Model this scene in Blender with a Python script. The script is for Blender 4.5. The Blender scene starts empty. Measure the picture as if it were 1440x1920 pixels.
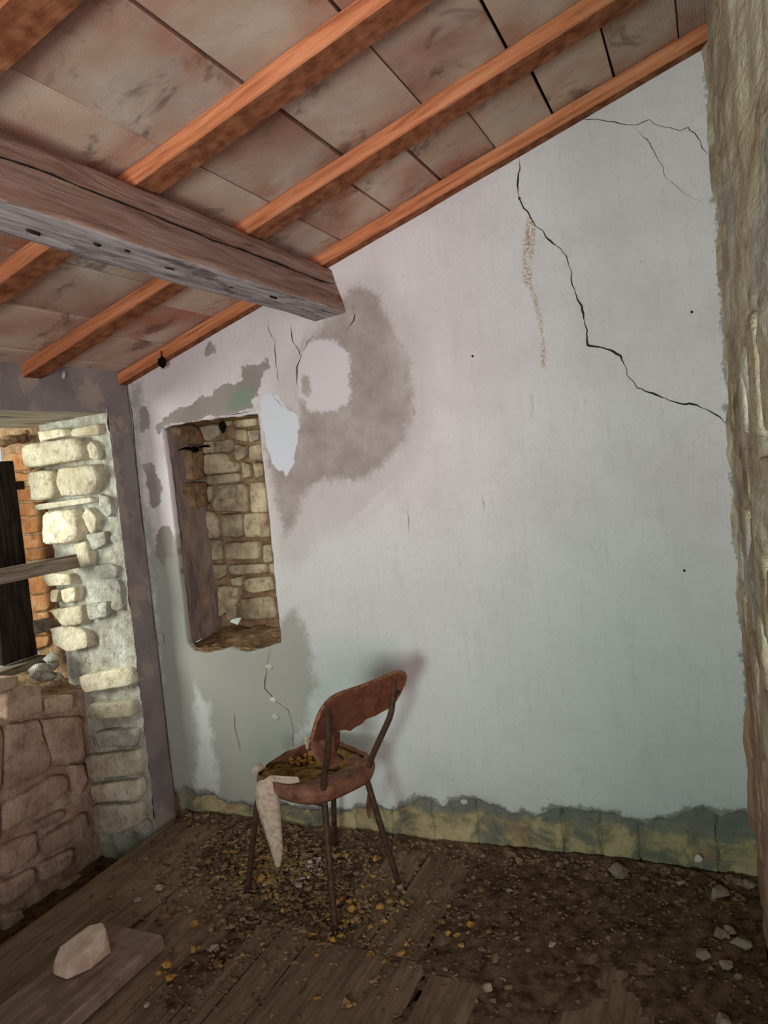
import bpy, bmesh, math, random
import numpy as np
from mathutils import Vector, Matrix
from mathutils.geometry import delaunay_2d_cdt

random.seed(7)
rng = np.random.default_rng(7)
C = bpy.context.scene.collection
SC = bpy.context.scene

# ------------------------------------------------------------------ camera
FPX = 1422.2573
YAW, PITCH, ROLL = .4129, -.066, -.0934
CAM = np.array([2.4887, -2.8285, 1.6])
def cam_axes():
    f = np.array([-math.sin(YAW)*math.cos(PITCH), math.cos(YAW)*math.cos(PITCH), math.sin(PITCH)])
    r = np.array([math.cos(YAW), math.sin(YAW), 0.])
    u = np.cross(r, f)
    c, s = math.cos(ROLL), math.sin(ROLL)
    return c*r+s*u, -s*r+c*u, f
AR, AU, AF = cam_axes()
cd = bpy.data.cameras.new('camera')
cd.sensor_fit = 'HORIZONTAL'; cd.sensor_width = 36.0; cd.lens = FPX/1440*36.0; cd.clip_start = .01
cam = bpy.data.objects.new('camera', cd); C.objects.link(cam)
cam.matrix_world = Matrix(((AR[0], AU[0], -AF[0], CAM[0]), (AR[1], AU[1], -AF[1], CAM[1]),
                           (AR[2], AU[2], -AF[2], CAM[2]), (0, 0, 0, 1)))
SC.camera = cam

# ------------------------------------------------------------------ light and exposure
SC.view_settings.view_transform = 'Standard'; SC.view_settings.look = 'None'
SC.view_settings.gamma = 1.0; SC.view_settings.use_curve_mapping = False
SC.view_settings.exposure = -1.5
w = bpy.data.worlds.new('sky'); SC.world = w; w.use_nodes = True
bgn = w.node_tree.nodes['Background']
bgn.inputs[0].default_value = (.80, .92, 1.0, 1); bgn.inputs[1].default_value = 2.2

def area(name, loc, target, sx, sy, power, col):
    l = bpy.data.lights.new(name, 'AREA'); l.shape = 'RECTANGLE'; l.size = sx; l.size_y = sy
    l.energy = power; l.color = col
    o = bpy.data.objects.new(name, l); C.objects.link(o); o.location = loc
    o.rotation_euler = (Vector(target)-Vector(loc)).to_track_quat('-Z', 'Y').to_euler()
    return o
# daylight in the rear window (behind the viewer), greened by the garden outside
k = area('rear_window_daylight', (2.05, -4.28, 1.25), (1.70, 0, 2.10), .55, .70, 72, (.84, 1.0, .92)); k.data.spread = math.radians(88)
# daylight in the side window, outside the shutter
area('side_window_daylight', (-1.75, -2.0, 1.8), (-.15, -.15, 1.25), 1.0, 1.3, 270, (.97, 1.0, .88))
# added pink fill in the rear doorway, for bounce off tiles and timber
k = area('doorway_pink_fill', (3.30, -4.28, 1.15), (1.2, 0, 2.1), .75, 1.7, 62, (1.0, .70, .76)); k.data.spread = math.radians(110)
SC.cycles.max_bounces = 4; SC.cycles.diffuse_bounces = 4; SC.cycles.use_adaptive_sampling = True; SC.cycles.adaptive_threshold = .03; SC.cycles.glossy_bounces = 2
SC.cycles.caustics_reflective = False; SC.cycles.caustics_refractive = False

# ------------------------------------------------------------------ geometry helpers
W, HL, SL = 2.5551, 2.0693, .3055          # room width, eaves height, roof slope
SLA = math.atan(SL)
YJ, XP = -.1444, -.37                      # jamb plane, parapet plane
def ray(x, y): return (x-720)/FPX*AR-(y-960)/FPX*AU+AF
def onp(q, n, d):
    n = np.array(n, float); v = ray(*q); return CAM+(d-CAM@n)/(v@n)*v
def PX(q, d=0.): return onp(q, (1, 0, 0), d)
def PY(q, d=0.): return onp(q, (0, 1, 0), d)
def PZ(q, d=0.): return onp(q, (0, 0, 1), d)
def PT(q, d=0.): return onp(q, (-SL, 0, 1), HL+d)

def hash3(i, j, k, s):
    n = (i.astype(np.int64)*73856093) ^ (j.astype(np.int64)*19349663) ^ (k.astype(np.int64)*83492791) ^ (s*2654435761)
    n = (n ^ (n >> 13))*1274126177 & 0x7fffffff
    return ((n ^ (n >> 16)) & 0xffff)/65535.
def vnoise(P, s=0):
    P = np.asarray(P, float); I = np.floor(P).astype(np.int64); F = P-I; F = F*F*(3-2*F)
    r = 0
    for a in (0, 1):
        for b in (0, 1):
            for c in (0, 1):
                wgt = (F[:, 0] if a else 1-F[:, 0])*(F[:, 1] if b else 1-F[:, 1])*(F[:, 2] if c else 1-F[:, 2])
                r = r+wgt*hash3(I[:, 0]+a, I[:, 1]+b, I[:, 2]+c, s)
    return r*2-1
def fbm(P, scale, octv=4, s=0):
    P = np.asarray(P, float)*scale; a = 1.; r = 0; t = 0
    for o in range(octv):
        r = r+a*vnoise(P, s+o*17); t += a; a *= .5; P = P*2.03+1.7
    return r/t

def tag(o, label=None, cat=None, group=None, kind=None):
    if label: o['label'] = label
    if cat: o['category'] = cat
    if group: o['group'] = group
    if kind: o['kind'] = kind
    return o
def empty(name, loc=(0, 0, 0), rz=0):
    o = bpy.data.objects.new(name, None); C.objects.link(o); o.empty_display_size = .05
    o.location = loc; o.rotation_euler = (0, 0, rz); return o
def obj(name, verts, faces, m, parent=None, smooth=False):
    me = bpy.data.meshes.new(name); me.from_pydata([tuple(map(float, v)) for v in verts], [], [tuple(map(int, f)) for f in faces])
    if smooth: me.polygons.foreach_set('use_smooth', [True]*len(me.polygons))
    if m is not None: me.materials.append(m)
    me.update()
    o = bpy.data.objects.new(name, me); C.objects.link(o)
    if parent is not None: o.parent = parent
    return o
def fixnormals(o):
    bm = bmesh.new(); bm.from_mesh(o.data); bmesh.ops.recalc_face_normals(bm, faces=bm.faces); bm.to_mesh(o.data); bm.free(); return o
def box(name, lo, hi, m, parent=None, bev=0.):
    bm = bmesh.new(); bmesh.ops.create_cube(bm, size=1)
    for v in bm.verts:
        for k in range(3): v.co[k] = lo[k] if v.co[k] < 0 else hi[k]
    if bev: bmesh.ops.bevel(bm, geom=bm.edges[:], offset=bev, segments=1, affect='EDGES')
    me = bpy.data.meshes.new(name); bm.to_mesh(me); bm.free(); me.materials.append(m)
    o = bpy.data.objects.new(name, me); C.objects.link(o)
    if parent is not None: o.parent = parent
    return o
def lathe_rings(rings, closed=True, cap0=False, cap1=False):
    n = len(rings[0]); V = [p for r in rings for p in r]; F = []
    for a in range(len(rings)-1):
        for i in range(n if closed else n-1):
            j = (i+1) % n; F.append((a*n+i, a*n+j, (a+1)*n+j, (a+1)*n+i))
    if cap0: F.append(tuple(range(n-1, -1, -1)))
    if cap1: b = (len(rings)-1)*n; F.append(tuple(b+i for i in range(n)))
    return V, F
def smooth_path(pts, k=6):
    P = [Vector(p) for p in pts]; out = []
    for i in range(len(P)-1):
        p0 = P[max(i-1, 0)]; p1 = P[i]; p2 = P[i+1]; p3 = P[min(i+2, len(P)-1)]
        for t in range(k):
            u = t/k
            out.append(.5*((2*p1)+(p2-p0)*u+(2*p0-5*p1+4*p2-p3)*u*u+(3*p1-p0-3*p2+p3)*u**3))
    out.append(P[-1]); return out
def tube_data(path, r, n=10):
    rings = []; up = Vector((0, 0, 1))
    for i, p in enumerate(path):
        t = (path[min(i+1, len(path)-1)]-path[max(i-1, 0)]).normalized()
        a = t.cross(up if abs(t.z) < .9 else Vector((1, 0, 0))).normalized(); b = t.cross(a)
        rr = r(i/(len(path)-1)) if callable(r) else r
        rings.append([p+rr*(math.cos(2*math.pi*k/n)*a+math.sin(2*math.pi*k/n)*b) for k in range(n)])
    return lathe_rings(rings, cap0=True, cap1=True)
def tube(name, pts, r, m, parent=None, k=6, n=10):
    V, F = tube_data(smooth_path(pts, k), r, n); return fixnormals(obj(name, V, F, m, parent, True))
def wood_beam(name, L, wd, h, m, parent=None, seg=None, amp=.0015, bev=.004, seed=0, data=False):
    """timber in local space: x along the length, y width, z height (top at 0)"""
    seg = seg or max(2, int(L/.12)); prof = []
    b = bev
    for (y, z) in ((-wd/2+b, 0), (wd/2-b, 0), (wd/2, -b), (wd/2, -h+b), (wd/2-b, -h), (-wd/2+b, -h), (-wd/2, -h+b), (-wd/2, -b)): prof.append((y, z))
    rings = []
    for i in range(seg+1):
        x = L*i/seg
        P = np.array([(x, y, z) for y, z in prof]); d1 = fbm(P, 5, 3, seed)*amp; d2 = fbm(P+9, 5, 3, seed+3)*amp
        P[:, 1] += d1; P[:, 2] += d2
        rings.append([tuple(p) for p in P])
    V, F = lathe_rings(rings, cap0=True, cap1=True)
    o = obj(name, V, F, m, parent); return fixnormals(o)
def resample(poly, n):
    P = np.array(poly, float); Q = np.vstack([P, P[:1]]); d = np.r_[0, np.cumsum(np.linalg.norm(np.diff(Q, axis=0), axis=1))]
    t = np.linspace(0, d[-1], n, endpoint=False); return np.stack([np.interp(t, d, Q[:, k]) for k in range(Q.shape[1])], 1)
def stone(poly3, nrm, proud, m, parent, name='stone', n=22, back=.05, seed=0, rough=.004, rnd=.12):
    """a dressed or rubble stone whose outline on the wall face is poly3"""
    P = resample(poly3, n); nrm = np.array(nrm, float); c = P.mean(0)
    P = c+(.72*P+.14*(np.roll(P, 1, 0)+np.roll(P, -1, 0))-c)*1.035
    P = P+(fbm(P, 45, 3, seed)[:, None])*(P-c)*.07
    size = np.linalg.norm(P-c, axis=1).mean()
    rings = []
    for k, (sc, hgt) in enumerate(((1., -back), (1.0, proud*.25), (1-rnd*.30, proud*.72), (1-rnd*.75, proud*.95), (.70, proud), (.45, proud*1.03), (.2, proud*1.02))):
        R = c+(P-c)*sc+nrm*hgt
        if k > 0: R = R+nrm*(fbm(R, 14/max(size, .03)*.12+12, 3, seed+5)[:, None])*rough*(1 if k > 1 else .4)
        rings.append(R)
    V, F = lathe_rings(rings, cap1=True)
    return fixnormals(obj(name, V, F, m, parent, True))
def hull_rock(pts):
    bm = bmesh.new()
    for p in pts: bm.verts.new(p)
    r = bmesh.ops.convex_hull(bm, input=bm.verts[:])
    bmesh.ops.delete(bm, geom=[v for v in bm.verts if not v.link_faces], context='VERTS')
    V = [tuple(v.co) for v in bm.verts]; bm.verts.index_update(); F = [tuple(v.index for v in f.verts) for f in bm.faces]; bm.free()
    return V, F
def chunk(seed, n=14, flat=.7):
    g = np.random.default_rng(seed); p = g.normal(size=(n, 3)); p /= np.linalg.norm(p, axis=1)[:, None]; p *= g.uniform(.7, 1.1, (n, 1)); p[:, 2] *= flat
    return hull_rock(p)
def sdf(poly, P):
    poly = np.array(poly, float)[:, :2]; A = poly; B = np.roll(poly, -1, 0); d = np.full(len(P), 1e9); ins = np.zeros(len(P), bool)
    for a, b in zip(A, B):
        e = b-a; v = P-a; t = np.clip((v@e)/max(e@e, 1e-12), 0, 1); q = v-t[:, None]*e; d = np.minimum(d, np.hypot(q[:, 0], q[:, 1]))
        c1 = (a[1] <= P[:, 1]) & (b[1] > P[:, 1]); c2 = (b[1] <= P[:, 1]) & (a[1] > P[:, 1]); cr = e[0]*v[:, 1]-e[1]*v[:, 0]
        ins ^= (c1 & (cr > 0)) | (c2 & (cr < 0))
    return np.where(ins, -d, d)
def ldist(line, P):
    line = np.array(line, float); d = np.full(len(P), 1e9)
    for a, b in zip(line[:-1], line[1:]):
        e = b-a; v = P-a; t = np.clip((v@e)/max(e@e, 1e-12), 0, 1); q = v-t[:, None]*e; d = np.minimum(d, np.hypot(q[:, 0], q[:, 1]))
    return d
def cdt_mesh(outer, holes, step, keep=None):
    """triangulated 2-D region with a regular inner grid; returns verts2d, faces, boundary loops"""
    loops = [np.array(outer, float)]+[np.array(h, float) for h in holes]
    V = []; E = []
    for L in loops:
        b = len(V); V += [tuple(p) for p in L]; E += [(b+i, b+(i+1) % len(L)) for i in range(len(L))]
    lo = loops[0].min(0); hi = loops[0].max(0)
    gx, gy = np.meshgrid(np.arange(lo[0], hi[0], step), np.arange(lo[1], hi[1], step)); G = np.stack([gx.ravel(), gy.ravel()], 1)
    G = G+rng.uniform(-.2, .2, G.shape)*step
    ok = sdf(loops[0], G) < -step*.45
    for h in loops[1:]: ok &= sdf(h, G) > step*.45
    V += [tuple(p) for p in G[ok]]
    v, e, f, *_ = delaunay_2d_cdt([Vector(p) for p in V], E, [], 0, 1e-6)
    v = np.array([tuple(p) for p in v]); cen = np.array([v[list(t)].mean(0) for t in f])
    okf = sdf(loops[0], cen) < 0
    for h in loops[1:]: okf &= sdf(h, cen) > 0
    return v, [t for t, k in zip(f, okf) if k]
def rough_loop(poly, step, amp, seed, closed=True):
    P = np.array(poly, float); out = []
    n = len(P)
    for i in range(n if closed else n-1):
        a = P[i]; b = P[(i+1) % n]; k = max(1, int(np.linalg.norm(b-a)/step))
        for j in range(k): out.append(a+(b-a)*j/k)
    if not closed: out.append(P[-1])
    out = np.array(out); Q = np.c_[out, np.zeros(len(out))]
    return out+np.stack([fbm(Q, 25, 3, seed), fbm(Q, 25, 3, seed+9)], 1)*amp

# ------------------------------------------------------------------ materials
def srgb(c): return tuple(((x/255)/12.92 if x/255 <= .04045 else ((x/255+.055)/1.055)**2.4) for x in c)+(1,)
class NT:
    def __init__(s, name):
        s.m = bpy.data.materials.new(name); s.m.use_nodes = True; s.t = s.m.node_tree; s.n = s.t.nodes; s.b = s.n['Principled BSDF']
        s.b.inputs['Roughness'].default_value = .9; s.b.inputs['Specular IOR Level'].default_value = 0.
    def new(s, t, **k):
        o = s.n.new(t)
        for a, v in k.items(): setattr(o, a, v)
        return o
    def link(s, a, b): s.t.links.new(a, b)
    def inp(s, node, key, v):
        if hasattr(v, 'links') or isinstance(v, bpy.types.NodeSocket): s.link(v, node.inputs[key])
        else: node.inputs[key].default_value = v
    def pos(s, kind='world', scale=(1, 1, 1)):
        if kind == 'world': o = s.new('ShaderNodeNewGeometry').outputs['Position']
        else: o = s.new('ShaderNodeTexCoord').outputs['Object']
        mp = s.new('ShaderNodeMapping'); s.link(o, mp.inputs[0]); mp.inputs['Scale'].default_value = scale
        if kind == 'objrand':
            oi = s.new('ShaderNodeObjectInfo'); cx = s.new('ShaderNodeCombineXYZ')
            ml = s.math('MULTIPLY', oi.outputs['Random'], 37.); s.link(ml, cx.inputs[0]); s.link(ml, cx.inputs[1]); s.link(ml, cx.inputs[2]); s.link(cx.outputs[0], mp.inputs['Location'])
        return mp.outputs[0]
    def noise(s, vec, scale, detail=5, rough=.6, dist=0.):
        n = s.new('ShaderNodeTexNoise'); s.link(vec, n.inputs['Vector']); n.inputs['Scale'].default_value = scale
        n.inputs['Detail'].default_value = min(detail, 4); n.inputs['Roughness'].default_value = rough; n.inputs['Distortion'].default_value = dist
        return n.outputs['Fac']
    def ramp(s, fac, stops, mode='LINEAR'):
        r = s.new('ShaderNodeValToRGB'); s.link(fac, r.inputs[0]); el = r.color_ramp.elements; r.color_ramp.interpolation = mode
        while len(el) < len(stops): el.new(.5)
        for e, (p, c) in zip(el, stops): e.position = p; e.color = c if len(c) == 4 else srgb(c)
        return r.outputs[0]
    def mixc(s, fac, a, b, mode='MIX'):
        m = s.new('ShaderNodeMix', data_type='RGBA', blend_type=mode); s.inp(m, 0, fac); s.inp(m, 6, a); s.inp(m, 7, b); return m.outputs[2]
    def math(s, op, a, b=0., clamp=False):
        m = s.new('ShaderNodeMath', operation=op, use_clamp=clamp); s.inp(m, 0, a); s.inp(m, 1, b); return m.outputs[0]
    def smooth(s, v, a, b):
        m = s.new('ShaderNodeMapRange', interpolation_type='SMOOTHSTEP'); s.inp(m, 0, v); m.inputs[1].default_value = a; m.inputs[2].default_value = b; return m.outputs[0]
    def attr(s, name):
        return s.new('ShaderNodeAttribute', attribute_name=name).outputs['Fac']
    def objrand(s): return s.new('ShaderNodeObjectInfo').outputs['Random']
    def bump(s, h, strength=.4, dist=.01, prev=None):
        b = s.new('ShaderNodeBump'); b.inputs['Strength'].default_value = strength; b.inputs['Distance'].default_value = dist; s.link(h, b.inputs['Height'])
        if prev is not None: s.link(prev, b.inputs['Normal'])
        return b.outputs[0]
    def out(s, col, nrm=None, rough=None):
        s.inp(s.b, 'Base Color', col)
        if nrm is not None: s.link(nrm, s.b.inputs['Normal'])
        if rough is not None: s.inp(s.b, 'Roughness', rough)
        return s.m

def stone_mat(name, a, b, c, dirt, vary=.35, scale=9., bstr=.7, dark=.0):
    t = NT(name); p = t.pos()
    col = t.ramp(t.noise(p, scale, 6, .65), [(.30, a), (.52, b), (.70, c)])
    col = t.mixc(t.math('MULTIPLY', t.smooth(t.noise(p, scale*2.6, 5, .7), .52, .70), .55), col, srgb(dirt))
    sp = t.smooth(t.noise(p, 120, 3, .6), .60, .72); col = t.mixc(t.math('MULTIPLY', sp, .45), col, srgb(dirt))
    v = t.math('ADD', t.math('MULTIPLY', t.objrand(), vary), 1-vary*.5)
    hs = t.new('ShaderNodeHueSaturation'); t.link(col, hs.inputs['Color']); t.link(v, hs.inputs['Value']); hs.inputs['Saturation'].default_value = 1.
    n1 = t.bump(t.noise(p, 35, 6, .7), bstr, .02); n2 = t.bump(t.noise(p, 160, 4, .7), bstr*.6, .004, n1)
    return t.out(hs.outputs[0], n2)
def wood_mat(name, a, b, c, stretch=14., scale=3., ring=None, bstr=.3, vary=.2, dust=None, knots=True):
    t = NT(name); p = t.pos('objrand', (1., stretch, stretch)); q = t.pos('objrand')
    g = t.noise(p, scale, 6, .62, .6)
    col = t.ramp(g, [(.28, a), (.50, b), (.72, c)])
    fine = t.noise(p, scale*6, 4, .6)
    col = t.mixc(t.math('MULTIPLY', t.smooth(fine, .5, .75), .35), col, a if len(a) == 4 else srgb(a))
    if knots:
        vo = t.new('ShaderNodeTexVoronoi'); mp = t.pos('objrand', (1.6, 6, 6)); t.link(mp, vo.inputs['Vector']); vo.inputs['Scale'].default_value = 1.3
        k = t.smooth(vo.outputs['Distance'], .10, .05); col = t.mixc(t.math('MULTIPLY', k, .7), col, srgb((58, 28, 16)))
    if dust:
        d = t.smooth(t.noise(q, 7, 6, .7), .46, .66); col = t.mixc(t.math('MULTIPLY', d, .75), col, srgb(dust))
    v = t.math('ADD', t.math('MULTIPLY', t.objrand(), vary), 1-vary*.5)
    hs = t.new('ShaderNodeHueSaturation'); t.link(col, hs.inputs['Color']); t.link(v, hs.inputs['Value'])
    n1 = t.bump(g, bstr, .01); n2 = t.bump(fine, bstr, .003, n1)
    return t.out(hs.outputs[0], n2)
def plain_mat(name, a, b, scale=30, rough=.8, bstr=.2, metal=0.):
    t = NT(name); p = t.pos(); f = t.noise(p, scale, 5, .65)
    t.b.inputs['Metallic'].default_value = metal
    if rough < .8: t.b.inputs['Specular IOR Level'].default_value = .3
    return t.out(t.ramp(f, [(.35, a), (.65, b)]), t.bump(t.noise(p, scale*4, 4, .6), bstr, .004), rough)

M = {}
M['limestone'] = stone_mat('limestone', (176, 162, 134), (212, 203, 178), (230, 225, 206), (118, 100, 76))
M['limestone_warm'] = stone_mat('limestone_warm', (160, 132, 114), (194, 167, 146), (208, 186, 166), (116, 90, 74), .3)
M['niche_stone'] = stone_mat('niche_stone', (120, 104, 84), (176, 158, 130), (204, 190, 162), (80, 68, 56), .4)
M['brick'] = stone_mat('brick', (124, 76, 46), (148, 102, 66), (160, 126, 90), (90, 62, 42), .4)
M['mortar'] = stone_mat('mortar', (142, 138, 124), (184, 182, 168), (208, 208, 198), (112, 104, 90), 0., 12., 1.)
M['mud_mortar'] = stone_mat('mud_mortar', (112, 88, 66), (150, 122, 94), (172, 146, 114), (76, 58, 44), 0., 14., 1.)
t = NT('smeared_wall_plaster'); p = t.pos(); pst = t.pos('world', (1, .22, .9))
col = t.ramp(t.noise(pst, 6, 7, .68, .5), [(.30, (138, 118, 98)), (.44, (178, 158, 134)), (.56, (200, 186, 164)), (.70, (224, 216, 202))])
gy = t.smooth(t.noise(pst, 3.1, 4, .6), .54, .64); col = t.mixc(t.math('MULTIPLY', gy, .7), col, srgb((156, 146, 142)))
sx = t.new('ShaderNodeSeparateXYZ'); t.link(p, sx.inputs[0])
lo = t.smooth(t.math('ADD', sx.outputs[2], t.math('MULTIPLY', t.math('SUBTRACT', t.noise(p, 4, 6, .7), .5), .9)), 1.15, .75); col = t.mixc(t.math('MULTIPLY', lo, .7), col, srgb((166, 124, 102)))
dk = t.smooth(t.noise(pst, 22, 6, .72), .60, .72); col = t.mixc(t.math('MULTIPLY', dk, .5), col, srgb((84, 66, 52)))
M['right_wall'] = t.out(col, t.bump(t.noise(p, 140, 4, .7), .5, .004, t.bump(t.noise(pst, 26, 7, .72), .8, .02)))
t = NT('base_course'); p = t.pos()
col = t.ramp(t.noise(p, 9, 6, .68, .6), [(.36, (108, 112, 102)), (.46, (134, 130, 104)), (.54, (168, 156, 118)), (.68, (184, 170, 134))])
sx = t.new('ShaderNodeSeparateXYZ'); t.link(p, sx.inputs[0])
cm = t.smooth(t.math('ADD', sx.outputs[2], t.math('MULTIPLY', t.math('SUBTRACT', t.noise(p, 14, 6, .7), .5), .16)), .125, .165); col = t.mixc(t.math('MULTIPLY', cm, .8), col, srgb((112, 118, 112)))
rd = t.smooth(t.noise(p, 5, 3, .5), .60, .72); col = t.mixc(t.math('MULTIPLY', rd, .5), col, srgb((150, 116, 88)))
dk = t.smooth(t.noise(p, 26, 5, .7), .60, .70); col = t.mixc(t.math('MULTIPLY', dk, .5), col, srgb((78, 76, 64)))
M['base_course'] = t.out(col, t.bump(t.noise(p, 120, 4, .7), .5, .004, t.bump(t.noise(p, 30, 6, .7), .7, .015)))
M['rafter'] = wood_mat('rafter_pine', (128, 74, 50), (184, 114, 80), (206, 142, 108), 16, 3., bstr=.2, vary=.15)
def darker_under(m):  # downward faces get a darker, speckled brown
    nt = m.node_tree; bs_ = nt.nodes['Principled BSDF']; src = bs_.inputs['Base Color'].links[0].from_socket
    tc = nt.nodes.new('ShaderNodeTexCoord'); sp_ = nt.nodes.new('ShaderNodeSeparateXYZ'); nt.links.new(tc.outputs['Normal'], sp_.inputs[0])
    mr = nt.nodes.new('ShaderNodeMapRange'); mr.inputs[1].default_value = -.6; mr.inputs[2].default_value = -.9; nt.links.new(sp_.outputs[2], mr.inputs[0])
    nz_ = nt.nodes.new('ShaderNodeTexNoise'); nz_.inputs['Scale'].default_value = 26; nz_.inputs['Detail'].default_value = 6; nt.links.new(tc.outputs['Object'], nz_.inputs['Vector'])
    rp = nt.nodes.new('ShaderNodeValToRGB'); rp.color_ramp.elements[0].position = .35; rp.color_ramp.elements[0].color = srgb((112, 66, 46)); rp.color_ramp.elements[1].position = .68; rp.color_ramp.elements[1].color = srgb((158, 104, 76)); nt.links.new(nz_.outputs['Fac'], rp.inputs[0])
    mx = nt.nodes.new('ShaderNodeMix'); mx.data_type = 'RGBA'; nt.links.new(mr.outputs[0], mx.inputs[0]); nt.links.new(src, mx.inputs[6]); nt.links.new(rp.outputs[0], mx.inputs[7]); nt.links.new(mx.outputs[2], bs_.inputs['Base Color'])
darker_under(M['rafter'])
M['beam'] = wood_mat('old_beam', (78, 58, 50), (128, 104, 92), (160, 142, 132), 12, 3.2, bstr=.6, vary=0., dust=(166, 156, 158))
M['plank'] = wood_mat('floor_plank', (92, 74, 58), (130, 109, 88), (150, 129, 107), 14, 3.0, bstr=.35, vary=.25, dust=(112, 92, 74))
M['board'] = wood_mat('loose_board', (112, 92, 78), (146, 124, 110), (168, 148, 134), 14, 3.0, bstr=.35, vary=.1, dust=(116, 94, 78))
M['bar'] = wood_mat('grey_bar', (92, 80, 68), (140, 128, 112), (168, 156, 140), 14, 4, vary=.2, knots=False)
M['lintel_board'] = wood_mat('lintel_board', (130, 116, 98), (184, 174, 156), (212, 204, 190), 10, 4, vary=.2, knots=False)
M['shutter'] = wood_mat('shutter_wood', (24, 20, 18), (48, 42, 38), (70, 62, 56), 14, 4, vary=.3, knots=False)
M['iron'] = plain_mat('rusty_iron', (40, 32, 28), (74, 52, 38), 60, .75, .4, .3)
M['crack'] = plain_mat('crack_shadow', (44, 40, 38), (58, 52, 48), 40, 1.)
M['tube'] = plain_mat('painted_tube', (54, 40, 32), (88, 64, 48), 45, .6, .4, .2)
M['vinyl'] = plain_mat('brown_vinyl', (96, 58, 42), (140, 98, 76), 22, .62, .4)
M['backrest'] = plain_mat('red_brown_laminate', (88, 50, 36), (118, 72, 52), 30, .55, .3)
M['ply_edge'] = plain_mat('ply_edge', (92, 52, 32), (150, 104, 70), 60, .7, .3)
M['foam'] = plain_mat('seat_foam', (62, 44, 26), (156, 122, 74), 22, .95, 1.)
M['foam_crumb'] = plain_mat('foam_crumb', (132, 94, 44), (196, 154, 84), 40, .95, .9)
M['foam_heap'] = plain_mat('foam_heap', (92, 72, 50), (172, 140, 94), 34, .95, .8)
M['fabric'] = plain_mat('backing_fabric', (168, 148, 128), (206, 190, 172), 60, .95, .3)
M['bat'] = plain_mat('bat_fur', (12, 9, 9), (28, 21, 18), 90, .9, .6)
M['rock'] = plain_mat('pale_rock', (186, 160, 138), (222, 202, 182), 14, .9, .5)
M['chip'] = plain_mat('plaster_chip', (120, 106, 88), (168, 154, 134), 18, .9, .5)
M['flake'] = plain_mat('white_flake', (170, 164, 152), (212, 208, 198), 18, .9, .4)
M['rubble'] = plain_mat('rubble', (76, 58, 44), (150, 126, 98), 16, .95, .7)
M['dirt'] = plain_mat('dirt', (64, 48, 38), (120, 97, 78), 24, 1., 1.)
M['dark'] = plain_mat('dark_void', (30, 25, 21), (48, 40, 34), 12, 1.)
M['web'] = plain_mat('cobweb_tuft', (186, 184, 180), (214, 212, 208), 60, 1.)
M['grass'] = plain_mat('dry_yard', (196, 196, 170), (226, 224, 204), 3, 1.)
t = NT('niche_reveal'); p = t.pos('world', (1, 1, .3))
col = t.ramp(t.noise(p, 14, 6, .65, .5), [(.34, (116, 102, 102)), (.52, (142, 126, 120)), (.68, (162, 140, 122))])
br_ = t.smooth(t.noise(t.pos(), 5, 5, .65), .54, .66); col = t.mixc(t.math('MULTIPLY', br_, .6), col, srgb((140, 108, 84)))
M['reveal'] = t.out(col, t.bump(t.noise(p, 50, 6, .7), .6, .01))
M['grey_render'] = plain_mat('grey_render', (92, 86, 84), (122, 116, 112), 6, .95, .4)

# left-hand grey cement render
t = NT('corner_render'); p = t.pos()
col = t.ramp(t.noise(p, 5, 5, .6), [(.35, (132, 123, 124)), (.65, (156, 147, 146))])
lt = t.smooth(t.noise(p, 3.2, 5, .62), .54, .60); col = t.mixc(t.math('MULTIPLY', lt, .6), col, srgb((182, 166, 152)))
M['corner_render'] = t.out(col, t.bump(t.noise(p, 60, 5, .7), .4, .006))

# terracotta roof tiles
t = NT('roof_tile'); p = t.pos('objrand'); q = t.pos('objrand', (1, 1, 1))
col = t.ramp(t.noise(p, 2.6, 4, .55, .3), [(.30, (158, 118, 100)), (.45, (186, 150, 132)), (.58, (198, 172, 154)), (.72, (214, 198, 184))])
lime = t.smooth(t.noise(q, 5, 6, .78, .8), .54, .64); col = t.mixc(t.math('MULTIPLY', lime, .6), col, srgb((186, 170, 160)))
red = t.smooth(t.noise(p, 3., 3, .5), .58, .74); col = t.mixc(t.math('MULTIPLY', red, .55), col, srgb((176, 92, 60)))
soot = t.smooth(t.noise(p, 4.2, 4, .75, .5), .55, .70); col = t.mixc(t.math('MULTIPLY', soot, .65), col, srgb((92, 70, 62)))
sep = t.new('ShaderNodeSeparateXYZ'); t.link(t.new('ShaderNodeTexCoord').outputs['Object'], sep.inputs[0])
wv = t.math('SINE', t.math('MULTIPLY', sep.outputs[0], 2*math.pi/.0052))
v = t.math('ADD', t.math('MULTIPLY', t.objrand(), .30), .85)
hs = t.new('ShaderNodeHueSaturation'); t.link(col, hs.inputs['Color']); t.link(v, hs.inputs['Value'])
n1 = t.bump(wv, .5, .0012); n2 = t.bump(t.noise(p, 70, 4, .6), .25, .004, n1)
M['tile'] = t.out(hs.outputs[0], n2)

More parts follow.
